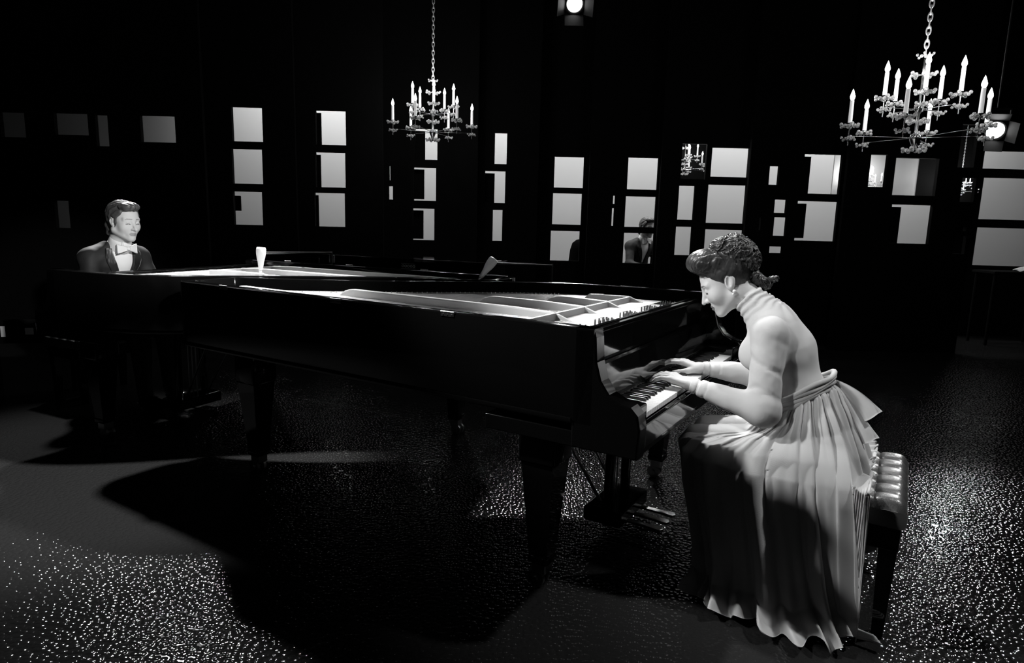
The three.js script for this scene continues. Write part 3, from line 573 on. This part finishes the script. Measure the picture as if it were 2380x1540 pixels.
  const skirtAt = (s, t) => {
    const q = t * (RG.length - 1), i = Math.min(Math.floor(q), RG.length - 2), k = q - i, a = RG[i], b = RG[i + 1], g = n => mix(a[n], b[n], k);
    const th = s * Math.PI * 2, e = 2 / g(7), cu = Math.sign(Math.cos(th)) * Math.pow(Math.abs(Math.cos(th)), e), cv = Math.sign(Math.sin(th)) * Math.pow(Math.abs(Math.sin(th)), e);
    const uc = (g(1) + g(2)) / 2, vc = (g(3) + g(4)) / 2, ru = (g(2) - g(1)) / 2, rv = (g(4) - g(3)) / 2;
    const nA = N3(Math.cos(th) * 2.2 + 3, Math.sin(th) * 2.2, t * 1.6);
    let fold = Math.sin(th * 27 + 3.5 * nA) * 0.55 + Math.sin(th * 67 + 5 * nA) * 0.35 * (1 - smooth(0.1, 0.5, t)) + Math.sin(th * 41 + 2 + 3 * nA + t * 2) * 0.3 + Math.sin(th * 13 + 1 + t * 3 + 2 * nA) * 0.6;
    fold = fold > 0 ? Math.pow(fold, 0.8) : fold * 1.15;
    const low = smooth(0.72, 1, t), r = g(6) * fold * (1 - 0.5 * low) + low * (0.02 * Math.sin(th * 9 + 4 * nA) + 0.032 * Math.sin(th * 34 + 5 * nA + t * 5) * smooth(0.8, 1, t));
    const ub = uc + cu * ru, vb = vc + cv * rv;
    let u = uc + cu * (ru + r), v = vc + cv * (rv + r), y = g(0) + g(5) * (u - uc);
    y += low * 0.026 * (0.9 + Math.sin(th * 34 + 1.7 + 5 * nA + t * 9) + 0.5 * Math.sin(th * 15 + t * 5)) * (1 - smooth(0.9, 1, t) * 0.35);
    // thighs carry the cloth in front
    const lap = smooth(-0.4, -0.3, u) * (1 - smooth(-0.04, 0.03, u)); const kneeTop = 0.592 - 0.05 * smooth(-0.3, 0.0, u) + 0.008 * fold;
    if (t > 0.2 && t < 0.6 && v > 0.56 && v < 0.93) y = Math.max(y, mix(y, kneeTop, lap));
    if (ub < -0.36 && vb < 0.59 && v > 0.405 && y < 0.62 && t > 0.2) {
      const k = smooth(0.62, 0.5, y) * smooth(0.59, 0.56, vb); u = Math.max(u, -0.69);
      v = mix(v, Math.min(v, 0.432 + 0.008 * fold + 0.03 * smooth(0.44, 0.56, y) - 0.03 * smooth(0.47, 0.1, y)), k);
    }
    if (ub > -0.81 && ub < -0.38 && vb >= 0.565 && v < 1.05 && y < 0.53) { y = Math.max(y, 0.511 + 0.006 * (1 + Math.sin(th * 31 + 4 * nA))); u = Math.max(u, -0.672 - 0.006 * Math.sin(th * 31)); }
    if (t < 0.86) u = Math.max(u, -0.7);
    return [u, Math.max(y, 0.006), v];
  };
  part(W, 'skirt', T(sheet(skirtAt, 520, 150, 0.003, true)), M.dress);
  // sash: gathered band round the waist, knot behind and two hanging ends
  const band = [];
  for (let k = 0; k < 4; k++) { const pts = []; for (let i = 0; i < 40; i++) { const th = i / 40 * Math.PI * 2, u = -0.39 + Math.cos(th) * 0.123, v = 0.742 + Math.sin(th) * 0.141; pts.push([u, 0.72 - 0.62 * (u + 0.39) + k * 0.0135 + 0.004 * Math.sin(th * 5 + k * 2), v]); } band.push(tube(pts, 0.0105, 120, 8, true)); }
  part(W, 'sash', T(merge(band)), M.dress);
  const kn = [-0.508, 0.806, 0.735];
  const end = (a, b, w0, w1, sag, tw) => sheet((s, t) => {
    const w = mix(w0, w1, Math.pow(t, 0.8)), c = (s - 0.5), dl = Math.hypot(b[0] - a[0], b[1] - a[1]), nx = (b[1] - a[1]) / dl, ny = -(b[0] - a[0]) / dl, x = mix(a[0], b[0], t) + c * w * nx * Math.cos(tw) - c * 0.02 * t, y = mix(a[1], b[1], t) - sag * Math.sin(t * Math.PI) + c * w * ny * Math.cos(tw), z = mix(a[2], b[2], t) + c * w * Math.sin(tw) + 0.012 * Math.sin(s * 12 + t * 3) * (0.4 + 0.6 * t);
    return [x, y, z];
  }, 26, 26, 0.004);
  part(W, 'sash_end', T(end(kn, [-0.63, 0.685, 0.70], 0.03, 0.12, -0.01, 0.25)), M.dress);
  part(W, 'sash_end', T(end([-0.52, 0.785, 0.72], [-0.632, 0.61, 0.67], 0.03, 0.1, 0.0, 0.3)), M.dress);
  part(W, 'sash_knot', T((() => { const g = new THREE.SphereGeometry(0.026, 18, 12); g.scale(0.8, 1, 1.1); const p = g.attributes.position; for (let i = 0; i < p.count; i++) { const k = 1 + 0.12 * Math.sin(p.getY(i) * 260); p.setXYZ(i, p.getX(i) * k, p.getY(i), p.getZ(i) * k); } g.computeVertexNormals(); g.translate(kn[0] + 0.005, kn[1] - 0.002, kn[2]); return g; })()), M.dress);
}
console.log('woman ready');
// ---------------------------------------------------------------- the man (coordinates in the far piano's frame)
let manFigure;
{
  const C = 0.78, HM = ownFrame([-0.215, 1.312, C], 0.14, 0.02, 0, 1.14), hf = headField(true), inv = HM.clone().invert();
  const nb = vec(inv, [-0.3, 1.12, C]);
  const head = net((x, y, z) => smin(hf(x, y, z), cap(x, y, z, [-0.03, -0.06, 0], nb, 0.053, 0.06), 0.03), [-0.2, -0.24, -0.1], [0.13, 0.13, 0.1], 0.003, 1.8, faceTone(true)).applyMatrix4(HM);
  const S = z => [-0.35, 1.085, z], arms = [-1, 1].map(k => ({ s: [-0.35, 1.04, C + k * 0.178], e: [-0.25, 0.8, C + k * 0.25], w: [-0.03, 0.768, C + k * 0.16], k: [0.05, 0.782, C + k * 0.155], th: -k }));
  const hands = arms.map(a => handMesh(a.w, a.k, a.th, a.e, 0.52, 1));
  const trunk = g => (x, y, z) => {
    const zz = C + (z - C) / 1.3;
    let d = cap(x, y, zz, [-0.46, 0.58, C], [-0.43, 0.78, C], 0.115 + g, 0.11 + g);
    d = smin(d, cap(x, y, zz, [-0.43, 0.78, C], [-0.36, 1.0, C], 0.11 + g, 0.115 + g), 0.05);
    d = smin(d, cap(x, y, z, arms[0].s, arms[1].s, 0.06 + g, 0.06 + g), 0.08); d = smin(d, cap(x, y, C + Math.abs(z - C), [-0.325, 1.115, C + 0.03], [-0.35, 1.05, C + 0.17], 0.05 + g, 0.052 + g), 0.04);
    d = smin(d, cap(x, y, z, [-0.345, 1.08, C], [-0.295, 1.15, C], 0.075 + g, 0.06 + g), 0.05);
    return d;
  };
  const b0 = trunk(-0.02);
  const legs = (x, y, z, g) => { const a = C + Math.abs(z - C); let d = cap(x, y, a, [-0.46, 0.575, C + 0.09], [0.0, 0.53, C + 0.1], 0.085 + g, 0.065 + g); d = smin(d, cap(x, y, a, [0.0, 0.53, C + 0.1], [0.03, 0.1, C + 0.1], 0.064 + g, 0.045 + g), 0.02); return d; };
  const body = net((x, y, z) => {
    let d = b0(x, y, z); for (const a of arms) { d = smin(d, cap(x, y, z, a.s, a.e, 0.045, 0.038), 0.02); d = smin(d, cap(x, y, z, a.e, a.w, 0.038, 0.026), 0.01); }
    d = smin(d, legs(x, y, z, -0.015), 0.04); const q = C + Math.abs(z - C);
    return smin(d, cap(x, y, q, [0.02, 0.045, C + 0.1], [0.16, 0.035, C + 0.11], 0.034, 0.03), 0.02);
  }, [-0.66, 0, 0.3], [0.24, 1.2, 1.26], 0.014, 1.5, () => 0.52);
  const base = [-0.45, 0, C], T = g => g.translate(-base[0], 0, -base[2]);
  const Mn = manFigure = thing('person', 'man in black tailcoat and white bow tie seated at the far piano', 'person', inFar(base[0] - 0.03, 0, base[2]), FAR.turn);
  part(Mn, 'body', T(joinCoded([head, ...hands, body])), M.skin);
  const mh = new THREE.MeshPhysicalMaterial({ color: grey(0.05), roughness: 0.45 });
  const hairF = (x, y, z) => {
    const a = Math.abs(z); let cut = (x - y * 0.75 - 0.012) / 1.25; cut = smax(cut, -(y + 0.1), 0.01); cut = smin(cut, smax(x - 0.08, -(y - 0.068), 0.01), 0.01);
    let d = smax(ell(x, y, z, [-0.022, 0.022, 0], [0.106, 0.098, 0.083]), cut, 0.01); d = smin(d, cap(x, y, a, [-0.085, -0.04, 0.03], [-0.082, -0.085, 0.03], 0.03, 0.024), 0.02);
    d = Math.max(d, -ell(x, y, a, [0.0, -0.012, 0.085], [0.026, 0.036, 0.022]));
    d = smin(d, smax(cap(x, y, a, [0.014, 0.02, 0.066], [0.01, -0.04, 0.064], 0.012, 0.007), -(0.075 - a) - 0.02, 0.004), 0.006);
    d = smin(d, ell(x, y, z, [0.05, 0.09, 0.008], [0.047, 0.028, 0.06]), 0.014);
    return d + 0.004 * N3(x * 45, y * 45, z * 30) + 0.002 * Math.sin(z * 260 + x * 160 + 4 * N3(x * 20, y * 20, z * 20));
  };
  part(Mn, 'hair', T(net(hairF, [-0.15, -0.13, -0.11], [0.13, 0.15, 0.11], 0.003, 2).applyMatrix4(HM)), mh);
  const shirtT = trunk(-0.006), coatT = trunk(0.012);
  part(Mn, 'shirt', T(net((x, y, z) => Math.max(shirtT(x, y, z), -(x + 0.36 - (1.0 - y) * 0.3), Math.abs(z - C) - 0.13, 0.7 - y), [-0.42, 0.66, 0.6], [-0.15, 1.2, 0.96], 0.006, 1.5)), M.linen);
  const coatF = (x, y, z) => {
    let d = coatT(x, y, z);
    for (const a of arms) { let s = cap(x, y, z, a.s, a.e, 0.066, 0.056); s = smin(s, cap(x, y, z, a.e, [mix(a.e[0], a.w[0], 0.9), mix(a.e[1], a.w[1], 0.9), mix(a.e[2], a.w[2], 0.9)], 0.054, 0.04), 0.03); d = smin(d, s, 0.03); }
    d -= 0.003 * N3(x * 20, y * 20, z * 20);
    const w = mix(0.012, 0.082, smooth(0.76, 1.14, y)), v = Math.max(Math.abs(z - C) - w, -(x + 0.385 - (1.0 - y) * 0.3));
    d = smax(d, -v, 0.006); d = Math.max(d, 0.6 - y);
    return Math.max(d, -cap(x, y, z, [-0.3, 1.12, C], [-0.26, 1.2, C], 0.068, 0.068));
  };
  part(Mn, 'tailcoat', T(net(coatF, [-0.66, 0.56, 0.38], [0.0, 1.22, 1.18], 0.007, 1.5)), M.coat);
  part(Mn, 'coat_tail', T(sheet((s, t) => [-0.56 - 0.05 * t - 0.02 * Math.sin(s * 3.1), 0.62 - 0.1 * t + 0.01 * Math.sin(s * 9), C + (s - 0.5) * 0.34], 16, 10, 0.006)), M.coat);
  for (const k of [-1, 1]) part(Mn, 'lapel', T(sheet((s, t) => {
    const y = mix(1.115, 0.8, t), w = mix(0.082, 0.02, smooth(0, 1, t)), out = (0.018 + 0.055 * Math.sin(Math.min(1, t * 1.5 + 0.12) * Math.PI * 0.72)) * (1 - t * 0.7), z = w + s * out;
    let x = -0.12; for (let q = 0; q < 60 && coatT(x, y, C + k * z) > 0.006; q++) x -= 0.005; return [x + 0.001, y, C + k * z]; }, 8, 20, 0.004)), M.satin);
  part(Mn, 'trousers', T(net((x, y, z) => legs(x, y, z, 0.004), [-0.6, 0.04, 0.5], [0.12, 0.7, 1.06], 0.012, 1.5)), M.coat);
  for (const k of [-1, 1]) { const g = new THREE.SphereGeometry(1, 18, 12); g.scale(0.135, 0.05, 0.048); g.translate(0.1, 0.05, C + k * 0.105); part(Mn, 'shoe', T(g), M.shoe); }
  const col = lathe([[0.066, -0.02], [0.074, -0.02], [0.073, 0.04], [0.068, 0.062], [0.064, 0.06]], 28); col.rotateZ(-0.45); col.translate(-0.297, 1.128, C);
  const wing = k => { const g = prism([[0, 0], [0.035, -0.012], [0.03, 0.03], [0, 0.035]], 0, 0.004, 0.001); g.rotateY(Math.PI / 2 + k * 0.55 - (k > 0 ? 0 : Math.PI) + (k > 0 ? Math.PI : 0)); g.translate(-0.222, 1.128, C + k * 0.008); return g; };
  part(Mn, 'wing_collar', T(merge([col, wing(-1), wing(1)])), M.linen);
  const tieWing = k => sheet((s, t) => [-0.196 - 0.016 * t, 1.112 + (s - 0.5) * mix(0.024, 0.068, t) + 0.002 * Math.sin(s * 9), C + k * (0.006 + 0.066 * t)], 8, 8, 0.01);
  part(Mn, 'bow_tie', T(merge([tieWing(-1), tieWing(1), ball(-0.194, 1.112, C, 0.014)])), M.linen);
}
console.log('man ready');
// ================================================================ chandeliers
function makeChandelier(label, pos, turn, scale, chainTo, glow = 1) {
  const t = thing('chandelier', label, 'chandelier', pos, turn); t.scale.setScalar(scale);
  part(t, 'stem', [rod([0, 0.02, 0], [0, 0.6, 0], 0.007), lathe([[0, 0], [0.012, 0.01], [0.02, 0.05], [0.035, 0.085], [0.035, 0.11], [0.012, 0.13], [0.01, 0.25], [0.03, 0.28], [0.03, 0.3], [0.01, 0.32]], 16)], M.chrome);
  const clover = (x, y, z, r, n = 4, ph = 0, br = 0.0145) => { const o = []; for (let k = 0; k < n; k++) { const a = ph + k / n * Math.PI * 2, c = Math.cos(a), s = Math.sin(a); o.push(ball(x + c * r, y, z + s * r, br, 10, 7), ball(x + c * (r + 0.024), y + 0.009, z + s * (r + 0.024), br * 0.85, 10, 7), ball(x + c * (r + 0.016) - s * 0.018, y - 0.006, z + s * (r + 0.016) + c * 0.018, br * 0.8, 10, 7), rod([x, y, z], [x + c * r, y, z + s * r], 0.0025, 0.0025, 5)); } return o; };
  const finial = (x, y, z) => [...clover(x, y - 0.005, z, 0.02, 3, x * 9, 0.0115), ball(x + 0.016, y + 0.004, z, 0.009, 8, 6), ball(x - 0.016, y + 0.004, z, 0.009, 8, 6), ball(x, y + 0.004, z + 0.016, 0.009, 8, 6), rod([x, y - 0.05, z], [x, y + 0.08, z], 0.003, 0.003, 5)];
  const tiers = [[6, 0.42, 0.095, 0.175, 0.13], [5, 0.225, 0.28, 0.35, 0.5]];
  tiers.forEach(([n, R, yArm, yCup, ph]) => {
    for (let k = 0; k < n; k++) {
      const a = ph + k / n * Math.PI * 2, c = Math.cos(a), s = Math.sin(a), x = c * R, z = s * R;
      const arm = part(t, 'arm', [rod([c * 0.02, yArm, s * 0.02], [x, yArm + 0.012, z], 0.0035, 0.003, 6), rod([x, yArm - 0.03, z], [x, yCup, z], 0.004, 0.004, 6)], M.chrome);
      part(arm, 'crystal_cluster', [...clover(x, yCup, z, 0.03, 4, a), ...finial(x, yArm, z)], M.crystal);
      part(arm, 'candle_cup', lathe([[0.004, -0.01], [0.02, 0], [0.022, 0.012], [0.014, 0.02]], 12).translate(x, yCup, z), M.chrome);
      const cd = part(t, 'candle', (() => { const g = new THREE.CylinderGeometry(0.0125, 0.0135, 0.15, 14, 1); g.translate(x, yCup + 0.09, z); return g; })(), M.candle);
      part(cd, 'flame_bulb', lathe([[0, 0], [0.008, 0.002], [0.0155, 0.018], [0.0165, 0.028], [0.012, 0.045], [0.005, 0.066], [0, 0.078]], 12).translate(x, yCup + 0.163, z), M.flame);
      const L = new THREE.PointLight(0xffffff, 0.22 * glow, 0, 2); L.position.set(x, yCup + 0.195, z); L.shadow.radius = 0.6; L.castShadow = true; t.add(L);
    }
  });
  part(t, 'crystal_crown', [...clover(0, 0.5, 0, 0.05, 5, 0.3), ...clover(0, 0.62, 0, 0.022, 4, 0.1, 0.011)], M.crystal);
  part(t, 'crystal_pendant', [...clover(0, 0.015, 0, 0.045, 6, 0.2), ...clover(0, 0.2, 0, 0.04, 5, 0)], M.crystal);
  const n = Math.round((chainTo - pos[1] - 0.6 * scale) / (0.046 * scale)), link = new THREE.TorusGeometry(0.0125, 0.0044, 6, 14); link.scale(1, 2.05, 1);
  for (let k = 0; k < n; k++) { const m = part(t, 'chain_link', link, M.chainMetal); m.position.y = 0.65 + k * 0.042; m.rotation.y = k % 2 ? Math.PI / 2 : 0; }
  part(t, 'ceiling_hook', rod([0, 0.65 + n * 0.042 - 0.02, 0], [0, (6.2 - pos[1]) / scale, 0], 0.003), M.darkMetal);
  return t;
}
makeChandelier('smaller-looking candle chandelier hanging at the centre left of the picture', [-0.885, 2.19, -7.0], 0.35, 0.98, 3.9);
makeChandelier('larger-looking candle chandelier at the upper right, nearest the camera', [2.68, 1.90, -4.5], 1.0, 1.0, 3.15);
makeChandelier('little chandelier glimpsed in the dark opening above the woman\'s head', [2.27, 2.07, -8.95], 0.2, 0.7, 3.2, 0.5);  // this and the next two are modelled in place of mirrored chandeliers
makeChandelier('little stand-in for a chandelier reflection in the opening left below the large chandelier', [4.2, 1.88, -8.0], 0.5, 0.46, 3.0, 0.5);
makeChandelier('little stand-in for a chandelier reflection on a visible chain at the far right between the screens', [5.31, 1.83, -7.9], 0.9, 0.42, 2.95, 0.5);
for (const [x0, x1, y0, y1, z, l] of [[2.3, 2.73, 2.02, 2.6, -9.4, 'black board added to darken the opening above the woman'], [3.95, 5.0, 1.78, 2.7, -8.26, 'dim grey board behind the little chandelier at centre right'], [5.0, 5.7, 1.72, 3.2, -8.25, 'black board added to darken the opening at far right']]) {
  const b = thing('added_backing_board', l, 'board', [(x0 + x1) / 2, 0, z]); const w = (x1 - x0) / 2;
  part(b, 'board_panel', bx(-w, w, y0, y1, -0.01, 0.01), l.includes('grey') ? M.greyBoard : M.blackPaint); for (const x of [-w + 0.05, w - 0.05]) part(b, 'hanger', rod([x, y1, 0], [x, RH, 0], 0.01), M.blackPaint);
}
// ================================================================ studio lamps
function makeLamp(label, spec, power, size = 0.1) {
  const at = V3(...spec.at), to = V3(...spec.to), t = thing('fresnel_spotlight', label, 'spotlight', spec.at);
  const h = new THREE.Group(); h.name = 'lamp_head'; t.add(h);
  h.quaternion.setFromUnitVectors(V3(0, 0, 1), to.clone().sub(at).normalize());
  const body = lathe([[0, -0.3], [size * 1.05, -0.3], [size * 1.35, -0.26], [size * 1.35, -0.04], [size * 1.2, 0], [size * 1.2, 0.012], [size * 1.02, 0.012], [size * 1.02, -0.01]], 24); body.rotateX(Math.PI / 2);
  part(h, 'housing', body, M.darkMetal);
  const ln = lathe([[0, 0.004], [size * 0.5, 0.0], [size, -0.012]], 24); ln.rotateX(Math.PI / 2); part(h, 'lens', ln, M.lens);
  for (let k = 0; k < 4; k++) { const g = bx(-size * 1.2, size * 1.2, 0, size * 1.7, -0.002, 0.002); g.rotateX(0.95); g.translate(0, size * 1.25, 0.012); g.rotateZ(k * Math.PI / 2); part(h, 'barn_door', g, M.darkMetal); }
  part(t, 'yoke', [rod([-size * 1.7, 0, 0], [-size * 1.7, size * 2.6, 0], 0.012), rod([size * 1.7, 0, 0], [size * 1.7, size * 2.6, 0], 0.012), rod([-size * 1.7, size * 2.6, 0], [size * 1.7, size * 2.6, 0], 0.012), rod([-size * 1.7, 0, 0], [-size * 1.3, 0, 0], 0.015), rod([size * 1.7, 0, 0], [size * 1.3, 0, 0], 0.015)], M.darkMetal);
  part(t, 'drop_rod', rod([0, size * 2.6, 0], [0, RH - spec.at[1], 0], 0.012), M.darkMetal);
  const L = new THREE.SpotLight(0xffffff, power, 0, spec.cone * Math.PI / 180, 0.45, 2); L.castShadow = true; L.shadow.radius = size * 50; L.shadow.mapSize.set(2048, 2048);
  const d = to.clone().sub(at).normalize().multiplyScalar(0.03); L.position.copy(d); L.target.position.copy(to.clone().sub(at)); t.add(L, L.target);
  return t;
}
makeLamp('spotlight hung straight above the two pianos', LAMPS.top, POWER.top);
makeLamp('bright spotlight at the top edge between the two chandeliers, pointing at the camera side', LAMPS.back, POWER.back, 0.09);
makeLamp('glaring spotlight at the far right above the large pale openings', LAMPS.side, POWER.side, 0.1);
makeLamp('spotlight high at the back left raking the floor', LAMPS.floorBack, POWER.floorBack);
makeLamp('spotlight far to the left raking the woman\'s skirt', LAMPS.key, POWER.key);
makeLamp('spotlight over the pianos aimed at the woman\'s hands', LAMPS.hands, POWER.hands, 0.08);
makeLamp('spotlight high at the right grazing the woman\'s hair and back', LAMPS.rim, POWER.rim, 0.08);
makeLamp('front spotlight at the camera\'s left on the woman\'s face and shoulders', LAMPS.front, POWER.front, 0.07);
makeLamp('small added fill spotlight behind the screens over the distant stand-in man', LAMPS.beyond, POWER.beyond, 0.06);
makeLamp('narrow front spotlight lighting the man', LAMPS.manKey, POWER.manKey, 0.08);
// ================================================================ microphones over the far piano
function makeMic(label, tip, head, foot) {
  const t = thing('microphone', label, 'microphone', [foot[0], 0, foot[2]]);
  const r = p => [p[0] - foot[0], p[1], p[2] - foot[2]], A = V3(...r(tip)), B = V3(...r(head)), d = B.clone().sub(A), L = d.length();
  const g = lathe([[0, 0], [0.011, 0.002], [0.014, 0.02], [0.018, 0.05], [0.024, 0.075], [0.028, 0.1], [0.0285, L - 0.01], [0.024, L], [0, L]], 20);
  const q = new THREE.Quaternion().setFromUnitVectors(V3(0, 1, 0), d.clone().normalize()); g.applyQuaternion(q); g.translate(A.x, A.y, A.z);
  const b = part(t, 'mic_body', g, M.whiteEnamel);
  part(b, 'capsule', (() => { const s = lathe([[0, -0.02], [0.008, -0.018], [0.0095, 0.0], [0.0095, 0.02]], 14); s.applyQuaternion(q); s.translate(A.x, A.y, A.z); return s; })(), M.steel);
  const m = A.clone().lerp(B, 0.75);
  part(t, 'boom', [rod([m.x, m.y, m.z - 0.03], [0, tip[1] + 0.0, 0], 0.008), ball(m.x, m.y, m.z - 0.03, 0.014)], M.darkMetal);
  part(t, 'stand', [rod([0, 0.02, 0], [0, tip[1] + 0.01, 0], 0.011), lathe([[0, 0], [0.15, 0], [0.15, 0.015], [0.02, 0.03], [0, 0.03]], 24)], M.darkMetal);
  return t;
}
makeMic('white microphone pointing straight down left of centre over the pianos', [-1.531, 1.041, -3.9], [-1.523, 1.178, -3.9], [-1.75, 0, -6.2]);
makeMic('white microphone leaning to the left near the middle of the pianos', [-0.191, 1.043, -3.75], [-0.115, 1.152, -3.78], [0.3, 0, -5.1]);
// ================================================================ equipment behind the pianos
{
  const t = thing('equipment_console', 'long low dark console behind the far piano with small pale plates', 'console', [-1.56, 0, -6.5], -0.408);
  const h = 1.41; part(t, 'cabinet', [bx(-h, h, 0.05, 0.97, -0.45, 0, 0.01)], M.blackPaint); part(t, 'top_board', bx(-h - 0.02, h + 0.02, 0.97, 1.0, -0.47, 0.02, 0.006), M.lacquer);
  part(t, 'glossy_panel', bx(-0.93, -0.48, 0.9, 0.962, 0.0, 0.02, 0.008), M.chrome);
  const pl = part(t, 'name_plate', bx(-0.35, -0.28, 0.92, 0.985, 0.022, 0.028, 0.002), M.paper);
  part(pl, 'clip', [0, 1, 2].map(k => ball(-0.335 + k * 0.022, 0.99, 0.025, 0.009, 8, 6)), M.steel);
  const ss = part(t, 'socket_strip', bx(0.5, 0.68, 0.9, 0.955, 0.0, 0.008, 0.002), M.blackPaint);
  for (let k = 0; k < 5; k++) { const g = new THREE.TorusGeometry(0.0105, 0.004, 8, 16); g.translate(0.53 + k * 0.031, 0.927, 0.01); part(ss, 'socket', g, M.whiteEnamel); }
  part(ss, 'strip_edge', [bx(0.51, 0.67, 0.948, 0.953, 0.008, 0.011), bx(0.51, 0.67, 0.902, 0.906, 0.008, 0.011)], M.whiteEnamel);
}
{
  const t = thing('card_rack', 'low black rack with three small pale cards left of the man\'s bench', 'rack', [-3.62, 0, -4.75], 0.25);
  part(t, 'rack_board', bx(-0.3, 0.3, 0.38, 0.56, -0.015, 0.0), M.blackPaint); for (const x of [-0.28, 0.25]) part(t, 'rack_leg', bx(x, x + 0.03, 0, 0.4, -0.1, 0.0), M.blackPaint);
  for (const [x, w, h] of [[-0.17, 0.014, 0.04], [0.0, 0.027, 0.025], [0.15, 0.01, 0.036]]) part(t, 'card', bx(x - w, x + w, 0.47 - h, 0.47 + h, 0, 0.004), M.paper);
}
{ // pianist copied in place of his mirror reflection, with the draped stand beside him
  const c = manFigure.clone(); c.name = numbered('person'); scene.add(c); c.position.set(1.8, 0, -9.6); c.rotation.y = -1.1; c.scale.setScalar(1.04);
  c.userData = { label: 'small distant man in tails standing in for a reflection in the screen opening beside the woman', category: 'person' };
  const s = thing('stool', 'low black stool under the distant stand-in man behind the screens', 'stool', [1.8, 0, -9.6]);
  part(s, 'stool_seat', lathe([[0, 0.4], [0.18, 0.4], [0.19, 0.42], [0.18, 0.455], [0, 0.46]], 24), M.leather); for (let k = 0; k < 4; k++) { const a = k * Math.PI / 2 + 0.7; part(s, 'leg', rod([Math.cos(a) * 0.14, 0.4, Math.sin(a) * 0.14], [Math.cos(a) * 0.19, 0, Math.sin(a) * 0.19], 0.016, 0.012), M.darkMetal); }
  const d = thing('draped_stand', 'dark rounded silhouette in the lowest opening left of the distant stand-in man', 'stand', [0.98, 0, -9.75]);
  part(d, 'drape_cover', lathe([[0.2, 0.02], [0.19, 0.4], [0.16, 0.8], [0.14, 1.0], [0.11, 1.1], [0.05, 1.15], [0, 1.16]], 28), M.drape); part(d, 'stand_base', lathe([[0, 0], [0.22, 0], [0.22, 0.02], [0, 0.03]], 24), M.darkMetal);
}
{
  const t = thing('side_table', 'small dark table with a folded white cloth at the right edge', 'table', [6.35, 0, -8.2]);
  part(t, 'table_top', bx(-0.4, 0.4, 0.9, 0.93, -0.2, 0.2, 0.005), M.blackPaint); for (const a of [-0.36, 0.36]) for (const b of [-0.16, 0.16]) part(t, 'leg', rod([a, 0, b], [a, 0.9, b], 0.018), M.blackPaint);
  const n = thing('folded_cloth', 'folded white cloth lying on the dark table at the right edge', 'cloth', [6.5, 0.936, -8.15]);
  part(n, 'cloth_fold', sheet((s, t2) => [(s - 0.5) * 0.3, 0.01 + 0.07 * s * (1 - 0.3 * t2) + 0.01 * Math.sin(t2 * 7 + s * 5), (t2 - 0.5) * 0.18], 14, 10, 0.008), M.linen);
}
shade(scene);
console.log('scene ready');
renderer.render(scene, camera);
